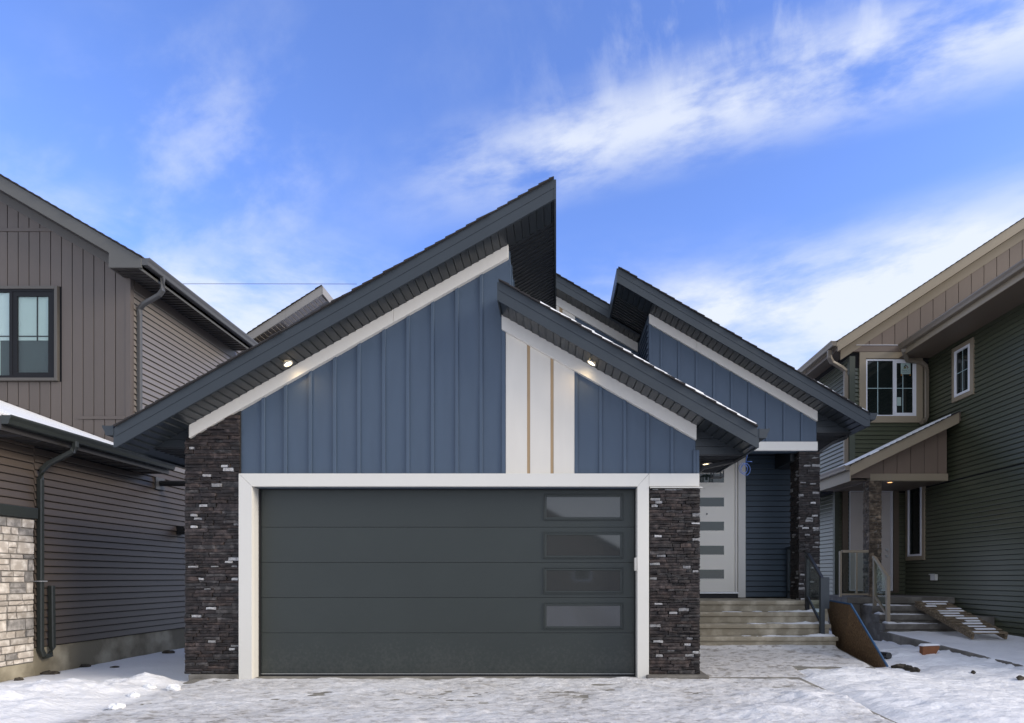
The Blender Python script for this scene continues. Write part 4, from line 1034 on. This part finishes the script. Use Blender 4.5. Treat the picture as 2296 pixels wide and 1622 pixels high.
# tan gable
gzb = PZ(777, YG)
tg = MB().prism_y([(PX(1905, YG), gzb), (12.5, gzb), (12.5, zR(12.5)), (PX(1905, YG), zR(PX(1905, YG)))], YG - .016, YG).build('gable_wall', 'window_black', GH)
x = PX(1891, YG)
while x < 12.3:
    x0, x1 = x, x + .302 - .012
    if min(zR(x0), zR(x1)) - .1 > gzb:
        MB().prism_y([(x0, gzb), (x1, gzb), (x1, zR(x1) - .2), (x0, max(zR(x0) - .2, gzb + .001))], YG - .034, YG - .0165).build('siding_board', 'tan_board', tg, bevel=.003)
    x += .302
for a, b in ((6.72, PX(2283 - 250, YG)), (PX(2283 - 250, YG) + .002, 12)):
    MB().prism_y([(a, zR(a) + .0), (b, zR(b) + .0), (b, zR(b) - .235), (a, zR(a) - .235)], YG - .062, YG - .0355).build('frieze_board', 'tan_trim', GH, bevel=.004)
box('header_board', PX(1896, YG), PX(2070, YG), YG - .058, YG - .001, PZ(791, YG), gzb, 'tan_board', GH, bevel=.004)
box('drip_edge', PX(1917, YG), PX(2040, YG), YG - .070, YG - .02, gzb, gzb + .012, 'vinyl_white', GH)
box('soffit_end', 6.55, PX(1896, YG) - .002, YG - .056, YG - .002, PZ(791, YG), gzb + .03, 'tan_board', GH)
gr = MB().prism_y([(6.5, zR(6.5) + .02), (11.9, zR(11.9) + .02), (17.4, zR(11.9) - 3.6), (17.4, zR(11.9) - 3.4), (11.9, zR(11.9) + .22), (6.5, zR(6.5) + .22)], YFR + .03, 15).build('roof', 'tan_soffit', GH)
MB().prism_y([(6.5, zR(6.5) - .01), (11.9, zR(11.9) - .01), (11.9, zR(11.9) + .228), (6.5, zR(6.5) + .228)], YFR, YFR + .03).build('fascia', 'tan_trim', gr, bevel=.004)
MB().prism_y([(11.902, zR(11.9) - .01), (17.4, zR(11.9) - 3.64), (17.4, zR(11.9) - 3.4), (11.902, zR(11.9) + .228)], YFR, YFR + .03).build('fascia', 'tan_trim', gr)
shingles(lambda x: zR(x) + .226, 6.48, 11.9, YFR - .03, 15, gr)
MB().prism_y([(6.52, zR(6.52)), (11.9, zR(11.9)), (11.9, zR(11.9) + .016), (6.52, zR(6.52) + .016)], YFR + .031, YG - .001).build('soffit_panel', 'tan_soffit', gr)
box('soffit_panel', 6.52, XA - .02, YG - .03, 14.8, PZ(791, YG), PZ(791, YG) + .02, 'tan_soffit', gr)
box('fascia', 6.475, 6.499, YFR, 14.9, PZ(791, YG) - .005, zR(6.5) + .2, 'tan_trim', gr)
gutter(6.474, PZ(764, YFR), YFR + .005, 14.9, -1, 'tan_gutter', gr, 1.05)
# wing eave
XEW = 8.10; ez = 6.66
def zW(x): return ez + .50 * (x - XEW)
er = MB().prism_y([(XEW, ez - .05), (12.5, zW(12.5) - .05), (12.5, zW(12.5) + .15), (XEW, ez + .15)], 1.0, YFR + .25).build('roof', 'shingle_dark', GH)
box('soffit_panel', XEW + .02, XWG - .017, 1.0, YG - .04, ez - .165, ez - .15, 'tan_soffit', er)
box('fascia', XEW - .022, XEW, 1.0, YFR + .10, ez - .175, ez + .06, 'tan_trim', er); box('fascia', XEW + .001, XWG - .02, YFR + .08, YFR + .10, ez - .149, ez + .06, 'tan_trim', er)
gutter(XEW - .023, ez + .065, 1.0, YFR + .11, -1, 'tan_gutter', er, 1.05)
snb = MB(); y = 1.0
while y < YFR: snb.box(XEW - .10, XEW + .1, y, y + .148, ez + .066, ez + .072 + random.uniform(.008, .02)); y += .15
tag(snb.build('roof_snow', 'snow_clean', None), 'thin white snow line along the tan gutter of the green house', 'snow', kind='stuff')
MB().sweep([(8.03, YFR + .02, ez - .05), (8.03, YFR + .02, PZ(792, YG)), (8.06, YFR + .05, PZ(800, YG)), (8.28, YG - .12, PZ(813, YG)), (8.60, YG - .10, PZ(816, YG)), (8.71, YG - .10, PZ(824, YG)), (8.73, YG - .10, PZ(836, YG)), (8.73, YG - .10, PZ(938, YG)), (8.66, YG - .13, PZ(948, YG)), (8.58, YG - .15, PZ(952, YG))], .10, .08, n=8).build('downspout', 'tan_gutter', GH)
MB().sweep([(6.42, YFR + .25, PZ(778, YFR)), (6.42, YFR + .25, 6.47), (6.50, YFR + .3, 6.38), (6.78, YG - .0, 6.28), (6.87, YG + .02, 6.22), (6.89, YG + .03, 6.08), (6.89, YG + .03, 4.02), (6.90, YG - .02, 3.90), (6.95, YG - .08, 3.86)], .10, .08, n=8).build('downspout', 'tan_gutter', GH)
# double window
w0, w1, wz0, wz1 = PX(1924.7, YG), PX(2066, YG), PZ(949, YG), PZ(791.5, YG)
dwn = ring_y(w0, w1, wz0, wz1, .155, YG - .055, YG - .0165).build('window', 'tan_trim', GH, bevel=.005)
f0, f1, fz0, fz1 = PX(1939.5, YG), PX(2052, YG), PZ(935, YG), PZ(808, YG); fm = PX(2001.5, YG)
ring_y(f0, f1, fz0, fz1, .03, YG - .05, YG - .017).build('window_frame', 'vinyl_white', dwn, bevel=.003)
box('mullion', fm - .016, fm + .016, YG - .05, YG - .017, fz0 + .031, fz1 - .031, 'vinyl_white', dwn, bevel=.003)
ring_y(fm + .02, f1 - .032, fz0 + .033, fz1 - .033, .05, YG - .044, YG - .017).build('sash', 'vinyl_white', dwn, bevel=.003)
for a, b, c, d, vx_, hz_ in ((f0 + .031, fm - .017, fz0 + .031, fz1 - .031, PX(1966.5, YG), PZ(872, YG)), (fm + .071, f1 - .083, fz0 + .084, fz1 - .084, PX(2022.6, YG), PZ(872, YG))):
    box('pane', a, b, YG - .026, YG - .0172, c, d, 'dark_pane', dwn)
    box('muntin', vx_ - .008, vx_ + .008, YG - .0285, YG - .0262, c, d, 'muntin', dwn); box('muntin', a, vx_ - .0085, YG - .0285, YG - .0262, hz_ - .007, hz_ + .007, 'muntin', dwn); box('muntin', vx_ + .0085, b, YG - .0285, YG - .0262, hz_ - .007, hz_ + .007, 'muntin', dwn)
# sticker with emblem and lettering
def gxs(x): return PX(2022.6 + (x - 615) * .0341, YG)      # from the close-up
def gzs(y): return PZ(808.0 + (y - 90) * .0341 + .0, YG)
ys = YG - .0312
st = MB().box(gxs(480), gxs(1115), ys, ys + .002, gzs(1035), gzs(335), 0)
def flat(poly, mi): st.prism_y([(gxs(a), gzs(b)) for a, b in poly], ys - .0012, ys - .0002, mi)
flat([(660, 545), (800, 405), (850, 450), (715, 590)], 1); flat([(850, 450), (990, 600), (930, 650), (820, 520)], 2)
flat([(930, 655), (990, 605), (900, 700), (850, 650)], 1); flat([(655, 620), (760, 500), (850, 640), (780, 685), (660, 690)], 3)
def text_into(mb, s, x0, x1, y0, y1, mi):
    cu = bpy.data.curves.new('t', 'FONT'); cu.body = s; to = bpy.data.objects.new('t', cu); COL.objects.link(to)
    bpy.context.view_layer.update(); m_ = bpy.data.meshes.new_from_object(to.evaluated_get(bpy.context.evaluated_depsgraph_get()))
    co = [v.co.copy() for v in m_.vertices]; xa, xb = min(c.x for c in co), max(c.x for c in co); za, zb = min(c.y for c in co), max(c.y for c in co)
    mb.add([(x0 + (c.x - xa) / (xb - xa) * (x1 - x0), ys - .0014, y0 + (c.y - za) / (zb - za) * (y1 - y0)) for c in co], [tuple(p.vertices) for p in m_.polygons], mi)
    bpy.data.objects.remove(to); bpy.data.curves.remove(cu); bpy.data.meshes.remove(m_)
text_into(st, 'FANCY', gxs(545), gxs(1060), gzs(860), gzs(750), 1); text_into(st, 'WINDOWS', gxs(545), gxs(1070), gzs(955), gzs(885), 1)
st.box(gxs(485), gxs(575), ys, ys + .002, gzs(1150), gzs(1040), 4); st.box(gxs(1060), gxs(1120), ys, ys + .002, gzs(1150), gzs(1040), 4)
st.build('window_sticker', ['sticker_white', 'sticker_dark', 'sticker_red', 'sticker_olive', 'tape_orange'], dwn)
box('paper_tag', PX(2009.5, YG), PX(2018.5, YG), YG - .0305, YG - .0290, PZ(911, YG), PZ(892, YG), 'sticker_white', dwn)
# small upper side window, tall lower side window
def side_window(y0, y1, z0, z1, tw, cross):
    sw = ring_x(y0, y1, z0, z1, tw, XWG - .05, XWG - .0).build('window', 'tan_trim', GH, bevel=.004)
    a, b, c, d = y0 + tw + .001, y1 - tw - .001, z0 + tw + .001, z1 - tw - .001
    ring_x(a, b, c, d, .05, XWG - .06, XWG - .001).build('window_frame', 'vinyl_white', sw, bevel=.004)
    box('pane', XWG - .030, XWG - .018, a + .051, b - .051, c + .051, d - .051, 'dark_pane', sw)
    if cross:
        box('muntin', XWG - .033, XWG - .0305, (a + b) / 2 - .006, (a + b) / 2 + .006, c + .05, d - .05, 'muntin', sw)
        box('muntin', XWG - .0332, XWG - .0306, a + .05, (a + b) / 2 - .0065, (c + d) / 2 - .006, (c + d) / 2 + .006, 'muntin', sw); box('muntin', XWG - .0332, XWG - .0306, (a + b) / 2 + .0065, b - .05, (c + d) / 2 - .006, (c + d) / 2 + .006, 'muntin', sw)
side_window(5.0, 5.69, 5.18, 6.38, .095, True)
side_window(6.70, 7.48, 1.72, 3.64, .10, False)
# porch roof
YPR, YPG = 5.40, 5.77
def zQ(x): return 3.765 - .235 + .486 * (x - 6.42)
pr_ = MB().prism_y([(6.42, zQ(6.42) + .02), (8.835, zQ(8.835) + .02), (8.835, zQ(8.835) + .22), (6.42, zQ(6.42) + .22)], YPR + .03, YG - .02)
pr_.prism_y([(6.42, zQ(6.42) + .02), (XA - .03, zQ(XA - .03) + .02), (XA - .03, zQ(XA - .03) + .22), (6.42, zQ(6.42) + .22)], YG - .019, 14)
pr_ = pr_.build('roof', 'tan_soffit', GH)
MB().prism_y([(6.42, zQ(6.42) - .01), (8.78, zQ(8.78) - .01), (8.78, zQ(8.78) + .225), (6.42, zQ(6.42) + .225)], YPR, YPR + .03).build('fascia', 'tan_trim', pr_, bevel=.004)
shingles(lambda x: zQ(x) + .222, 6.40, 8.80, YPR - .03, YG - .02, pr_)
sq = MB(); xq = 6.42
while xq < 8.6:
    e = xq + .2; k = random.uniform(.015, .04); k2 = random.uniform(.015, .04); y0 = YPR + random.uniform(-.03, .05)
    sq.hexa([(xq, y0, zQ(xq) + .235), (e, y0, zQ(e) + .235), (e, YG - .03, zQ(e) + .235), (xq, YG - .03, zQ(xq) + .235), (xq, y0, zQ(xq) + .235 + k), (e, y0, zQ(e) + .235 + k2), (e, YG - .03, zQ(e) + .26), (xq, YG - .03, zQ(xq) + .26)]); xq = e
tag(sq.build('roof_snow', 'snow_clean', None), 'patchy snow on the small porch roof of the green house', 'snow', kind='stuff')
box('fascia', 6.395, 6.419, YPR, 14, 3.40, zQ(6.42) + .19, 'tan_trim', pr_)
gutter(6.394, PZ(1043, YPR), YPR + .01, 14, -1, 'tan_gutter', pr_, 1.0)
MB().prism_y([(6.45, zQ(6.45)), (8.8, zQ(8.8)), (8.8, zQ(8.8) + .015), (6.45, zQ(6.45) + .015)], YPR + .031, YPG - .04).build('soffit_panel', 'tan_soffit', pr_)
pgx0, pgx1 = PX(1949.6, YPG), PX(2122.7, YPG); pz0, pz1 = PZ(1079, YPG), PZ(1063, YPG)
pg = MB().prism_y([(pgx0, pz1), (pgx1, pz1), (pgx1, zQ(pgx1) + .01), (pgx0, zQ(pgx0) + .01)], YPG, YPG + .1).build('gable_wall', 'window_black', GH)
x = pgx0
while x < pgx1 - .02:
    e = min(x + .305, pgx1); MB().prism_y([(x, pz1), (e - .010, pz1), (e - .010, zQ(e)), (x, zQ(x))], YPG - .018, YPG - .0005).build('siding_board', 'tan_board', pg, bevel=.003); x += .305
box('porch_beam', pgx0 - .01, pgx1 + .004, YPG - .045, YPG + .12, pz0, pz1 - .001, 'tan_trim', GH, bevel=.005)
box('porch_beam', pgx0 - .01, pgx0 + .2, YPG + .121, YGD, pz0, pz1, 'tan_soffit', GH)
box('porch_ceiling', 6.45, XWG - .017, YPG + .121, YGD - .02, pz0 + .02, pz0 + .05, 'tan_soffit', GH)
box('soffit_end', 6.45, pgx0 - .012, YPG - .05, YPG, pz1 - .1, zQ(6.9) - .0, 'tan_board', GH)
pot_light((PX(1995, 6.0), 6.0, pz0 + .016), (0, 0, -1), .07, GH, 'lamp_orange', 2.0, (1, .5, .25))
# porch column
k0, k1 = PX(1944.8, YPG), PX(1973, YPG)
pcol = MB().box(k0 + .02, k1 - .02, YPG - .06, YPG + .22, .865, pz0 - .001).build('stone_pillar', 'mortar_grey', GH)
RM = (['river_stone', 'cream_stone_grey'], [6, 1])
queue_stones(ledge_rows(k0, k1, .865, pz0 - .004, hr=(.05, .10), lr=(.1, .24)), face_front(YPG - .058), pcol, (['river_stone'], [1]), (.012, .034), .3)
queue_stones(ledge_rows(YPG - .08, YPG + .22, .865, pz0 - .004, hr=(.05, .10), lr=(.1, .24)), face_left(k0 + .022), pcol, (['river_stone'], [1]), (.010, .03), .1)
flush_stones(GH, 300)
# door
gd0, gd1, gdz0, gdz1 = PX(1902, YGD), PX(1999, YGD), PZ(1322.5, YGD), PZ(1104, YGD)
ring_y(PX(1887, YGD), PX(2013, YGD), gdz0 - .08, gdz1 + .13, .135, YGD - .05, YGD - .001, wb=.03).build('door_casing', 'tan_soffit', GH)
gdoor = box('entry_door', gd0 + .03, gd1 - .06, YGD - .036, YGD - .002, gdz0, gdz1, 'door_greige', GH, bevel=.003)
ring_y(gd0, gd1, gdz0 - .03, gdz1 + .03, .028, YGD - .056, YGD - .002).build('door_frame', 'vinyl_white', GH)
for k in range(2): box('door_frame', gd1 - .056 + k * .014, gd1 - .046 + k * .014, YGD - .05 - .003 * k, YGD - .002, gdz0, gdz1, 'vinyl_white', GH)
box('lite', gd0 + .36, PX(1965.5, YGD), YGD - .040, YGD - .0365, PZ(1262, YGD), PZ(1119, YGD), 'dark_pane', gdoor)
for yv in (1233, 1247): MB().sweep([(PX(1985.5, YGD), YGD - .085, PZ(yv, YGD)), (PX(1985.5, YGD), YGD - .037, PZ(yv, YGD))], .06, n=12).build('door_knob', 'aluminium', gdoor)
bx = MB().box(XWG - .09, XWG - .018, 6.22, 6.40, 1.23, 1.37); bx.box(XWG - .115, XWG - .091, 6.20, 6.42, 1.36, 1.38)
bx.build('outlet_box', 'casing_grey', GH, bevel=.006)

# steps next door
GS = empty('neighbour_steps', (7.6, 5.5, 0), 'weathered concrete porch steps in front of the green house', 'steps')
step('porch_slab', 6.43, XWG - .02, 5.62, YGD - .02, .862, .17, 'concrete_dark', GS, th=.15)
step('stair_tread', 6.72, 8.50, 5.12, 5.66, .69, .172, 'concrete_dark', GS, th=.12)
step('stair_tread', 6.70, 8.50, 4.79, 5.16, .52, .172, 'concrete_dark', GS, th=.12)
step('stair_tread', 6.66, 8.50, 4.50, 4.83, .35, .24, 'concrete_dark', GS, th=.12)
MB().prism_x([(5.66, -.3), (7.5, -.3), (7.5, .69), (5.66, .69)], 6.46, XWG - .04).build('stair_base', 'concrete_dark', GS); MB().prism_x([(4.84, -.3), (5.659, -.3), (5.659, .516), (4.84, .516)], 6.76, 8.46).build('stair_base', 'concrete_dark', GS)
box('stair_cheek', 8.51, 8.83, 4.4, 5.1, -.1, .50, 'concrete_dark', GS, bevel=.01)
sn = MB()
for (ya, yb, z, sdd) in ((5.15, 5.60, .69, 310), (4.82, 5.12, .52, 320), (4.53, 4.80, .35, 330)): sn.add(*drift(8.46, 6.76, ya, yb, z, .06, sdd))
tag(sn.build('snow_drift', 'snow_clean', None, smooth=True), 'snow drifted on the steps of the green house', 'snow', kind='stuff')
# railings next door
GR = empty('porch_railing', (6.65, 5.75, .86), 'tan railing with glass panes beside the porch column of the green house', 'railing')
ry = 5.74; r0, r1 = PX(1884, ry), k0
box('post', r0 - .024, r0 + .024, ry - .024, ry + .024, .863, PZ(1236, ry), 'tan_rail', GR, bevel=.004); xm = PX(1920, ry); box('post', xm - .018, xm + .018, ry - .018, ry + .018, .92, PZ(1240, ry), 'tan_rail', GR)
box('handrail', r0 + .031, r1, ry - .03, ry + .03, PZ(1240, ry) + .001, PZ(1236, ry) + .02, 'tan_rail', GR, bevel=.004); box('bottom_rail', r0 + .031, r1, ry - .02, ry + .02, .90, .94, 'tan_rail', GR)
box('glass_pane', r0 + .031, xm - .019, ry - .004, ry + .004, .941, PZ(1240, ry), 'clear_glass', GR); box('glass_pane', xm + .019, r1, ry - .004, ry + .004, .941, PZ(1240, ry), 'clear_glass', GR)
GR2 = empty('stair_railing', (6.85, 4.9, .35), 'tan stair railing on the steps of the green house', 'railing')
xa, ya, xb, yb = PX(1962, 5.2), 5.22, PX(1990.5, 4.65), 4.65
box('post', xa - .03, xa + .03, ya - .03, ya + .03, .691, PZ(1252, ya), 'tan_rail', GR2, bevel=.004); box('post', xb - .035, xb + .035, yb - .035, yb + .035, .351, PZ(1292, yb), 'tan_rail', GR2, bevel=.004)
MB().sweep([(xa, ya + .05, PZ(1249, ya)), (xa, ya - .02, PZ(1252, ya)), (xb, yb + .02, PZ(1292, yb) - .02)], .06, .06, n=8).build('handrail', 'tan_rail', GR2)
MB().sweep([(xa, ya - .03, PZ(1338, ya)), (xb, yb + .04, PZ(1378, yb))], .04, .05, n=4).build('bottom_rail', 'tan_rail', GR2)
MB().hexa([(xa - .004, ya - .03, PZ(1334, ya)), (xa + .004, ya - .03, PZ(1334, ya)), (xb + .004, yb + .04, PZ(1374, yb)), (xb - .004, yb + .04, PZ(1374, yb)),
           (xa - .004, ya - .03, PZ(1258, ya)), (xa + .004, ya - .03, PZ(1258, ya)), (xb + .004, yb + .04, PZ(1298, yb)), (xb - .004, yb + .04, PZ(1298, yb))]).build('glass_pane', 'clear_glass', GR2)
# wooden ramp
RP = empty('wooden_ramp', (7.85, 4.1, .2), 'slatted wooden ramp dusted with snow leading up the steps of the green house', 'ramp')
rA, rB = Vector((0, 3.22, .17)), Vector((0, 4.97, .68)); xr0, xr1 = 7.55, 8.20
up = (rB - rA).normalized(); nr = Vector((0, -up.z, up.y))
for xx in (xr0, xr1 - .045):
    p = [rA, rB, rB + nr * .10, rA + nr * .10]
    MB().prism_x([(v.y, v.z) for v in p], xx, xx + .045).build('stringer', 'weathered_wood', RP, bevel=.004)
L_ = (rB - rA).length; NS = 13; snr = MB()
for k in range(NS):
    t0 = .01 + k * (L_ - .09) / (NS - 1); b = rA + up * t0 + nr * .101
    q = [b, b + up * .085, b + up * .085 + nr * .022, b + nr * .022]
    MB().prism_x([(v.y, v.z) for v in q], xr0 - .01 + random.uniform(-.01, .01), xr1 + .01 + random.uniform(-.01, .01)).build('slat', 'weathered_wood', RP, bevel=.003)
    for _ in range(random.choice((1, 2, 2))):
        c = random.uniform(xr0, xr1 - .25); e = c + random.uniform(.15, .4); s0 = b + nr * .0225 + up * .01; hh = random.uniform(.004, .014)
        w_ = [s0, s0 + up * .065, s0 + up * .055 + nr * hh, s0 + up * .012 + nr * hh]; snr.prism_x([(v.y, v.z) for v in w_], c, min(e, xr1))
tag(snr.build('ramp_snow', 'snow_clean', None), 'snow left on the slats of the wooden ramp', 'snow', kind='stuff')

# ---- small things in the yard
def blob(name, c, r, m, seed, flat_=.6, n=10):
    vs = []; fs = []; rg = np.random.default_rng(seed)
    for j in range(n // 2 + 1):
        for i in range(n):
            th = math.pi * j / (n // 2); ph = 6.2832 * i / n; k = rg.uniform(.72, 1.15)
            vs.append((c[0] + r[0] * k * math.sin(th) * math.cos(ph), c[1] + r[1] * k * math.sin(th) * math.sin(ph), c[2] + r[2] * k * math.cos(th)))
    for j in range(n // 2):
        for i in range(n): fs.append((j * n + i, (j + 1) * n + i, (j + 1) * n + (i + 1) % n, j * n + (i + 1) % n))
    return MB().add(vs, fs).build(name, m, None)
def gz_at(x, y): return float(ground_z(np.array([[x]]), np.array([[y]]))[0][0, 0])
def at_pix(x, y, it=25):
    """point of the ground seen at a place in the photo"""
    Y = 0.
    for _ in range(it):
        z = gz_at(PX(x, Y), Y); Y = CAM_Y + F * (CAM_Z - z) / (y - 1296) * .5 + .5 * (Y - CAM_Y) - 0 if False else .5 * Y + .5 * (CAM_Y + F * (CAM_Z - z) / (y - 1296))
    return PX(x, Y), Y, gz_at(PX(x, Y), Y)
x, y, z = at_pix(2088, 1466)
BR = empty('wood_offcut', (x, y, z), 'orange-brown wood offcut with a snow cap in the yard by the green house walkway', 'wood')
MB().prism_y([(x - .13, z - .05), (x + .05, z - .05), (x + .14, z + .10), (x + .12, z + .125), (x - .13, z + .115)], y, y + .10).build('block', 'orange_wood', BR, bevel=.008)
MB().prism_y([(x - .15, z + .116), (x + .15, z + .126), (x + .11, z + .155), (x - .10, z + .15)], y - .01, y + .12).build('snow_cap', 'snow_clean', BR, bevel=.012)
CL = ['large frozen soil clod, leftmost of three beside the leaning board', 'round frozen soil clod, middle of three beside the leaning board', 'dark frozen soil clod, rightmost of three beside the leaning board', 'small dark soil lump in the snow of the right yard', 'dark soil lump in the snow at the right edge']
for k, (px_, py_, r) in enumerate(((2017, 1497, (.13, .07, .05)), (2036, 1503, (.08, .06, .055)), (2051, 1507, (.07, .05, .05)), (2182, 1511, (.03, .03, .025)), (2287, 1524, (.05, .04, .04)))):
    x, y, z = at_pix(px_, py_); tag(blob('soil_clod', (x, y, z + .015), r, 'soil', 400 + k), CL[k], 'soil', 'soil clods in the right yard')
x, y, z = at_pix(1990, 1474)
pp = MB().sweep([(x, y - .04, z + .05), (x - .05, y + .3, z + .03)], .10, n=14); tag(pp.build('drain_pipe', 'black_metal', None), 'end of a black drain pipe in the snow behind the leaning board', 'pipe')
LL = ['dark soil lump at the foot of the brown house stone wall', 'larger soil lump beside the brown house foundation, nearest the downspout', 'small soil lump in the snow along the brown house foundation', 'flat soil lump lying out in the snow of the left yard', 'soil lump by the far end of the brown house foundation']
for k, (px_, py_, r) in enumerate(((42, 1526, (.07, .04, .035)), (112, 1512, (.13, .07, .045)), (190, 1496, (.09, .06, .04)), (258, 1497, (.07, .05, .018)), (378, 1465, (.12, .08, .05)))):
    x, y, z = at_pix(px_, py_); tag(blob('soil_clod', (x, y, z + .005), r, 'soil', 420 + k), LL[k], 'soil', 'soil lumps in the left yard')
for k, (px_, py_, r) in enumerate(((58, 1541, .055), (262, 1590, .06), (300, 1563, .05), (390, 1548, .07), (335, 1545, .06))):
    x, y, z = at_pix(px_, py_); tag(blob('snow_chunk', (x, y, z + r * .3), (r * 1.3, r, r * .7), 'snow_clean', 440 + k, n=12), ['round snow chunk at the left edge of the yard', 'snow chunk lying lowest on the shovelled bank', 'snow chunk on the middle of the shovelled bank', 'snow chunk at the end of the bank nearest the stone pillar', 'snow chunk behind the crest of the shovelled bank'][k], 'snow chunk', 'snow chunks on the shovelled bank')
# house across the street (mirrored in the panes)
AH = empty('street_house', (-3, -46, -.3), 'dark house across the street mirrored in the garage door panes', 'house')
MB().prism_y([(-14, -.4), (6, -.4), (6, 3.2), (-3, 8.0), (-14, 3.0)], -54, -44).build('wall', 'tan_board', AH)
MB().prism_y([(-15, 2.75), (-3, 8.05), (6.6, 2.95), (6.6, 3.2), (-3, 8.35), (-15, 3.0)], -54.5, -43.5).build('roof', 'shingle_dark', AH)
for xw in (-8, -2, 2.2):
    wf = ring_y(xw - .8, xw + .8, 1.0, 2.5, .12, -44, -43.93).build('window', 'vinyl_white', AH); box('pane', xw - .68, xw + .68, -44, -43.98, 1.12, 2.38, 'dark_pane', wf)
# overhead wire
wy = 32.; pts = [(PX(200 + 60 * k, wy), wy, PZ(637 + .0006 * (k - 4) ** 2 * 20, wy)) for k in range(11)]
tag(MB().sweep(pts, .03, n=6).build('overhead_wire', 'wire_black', None), 'thin overhead wire crossing the sky behind the houses', 'wire')
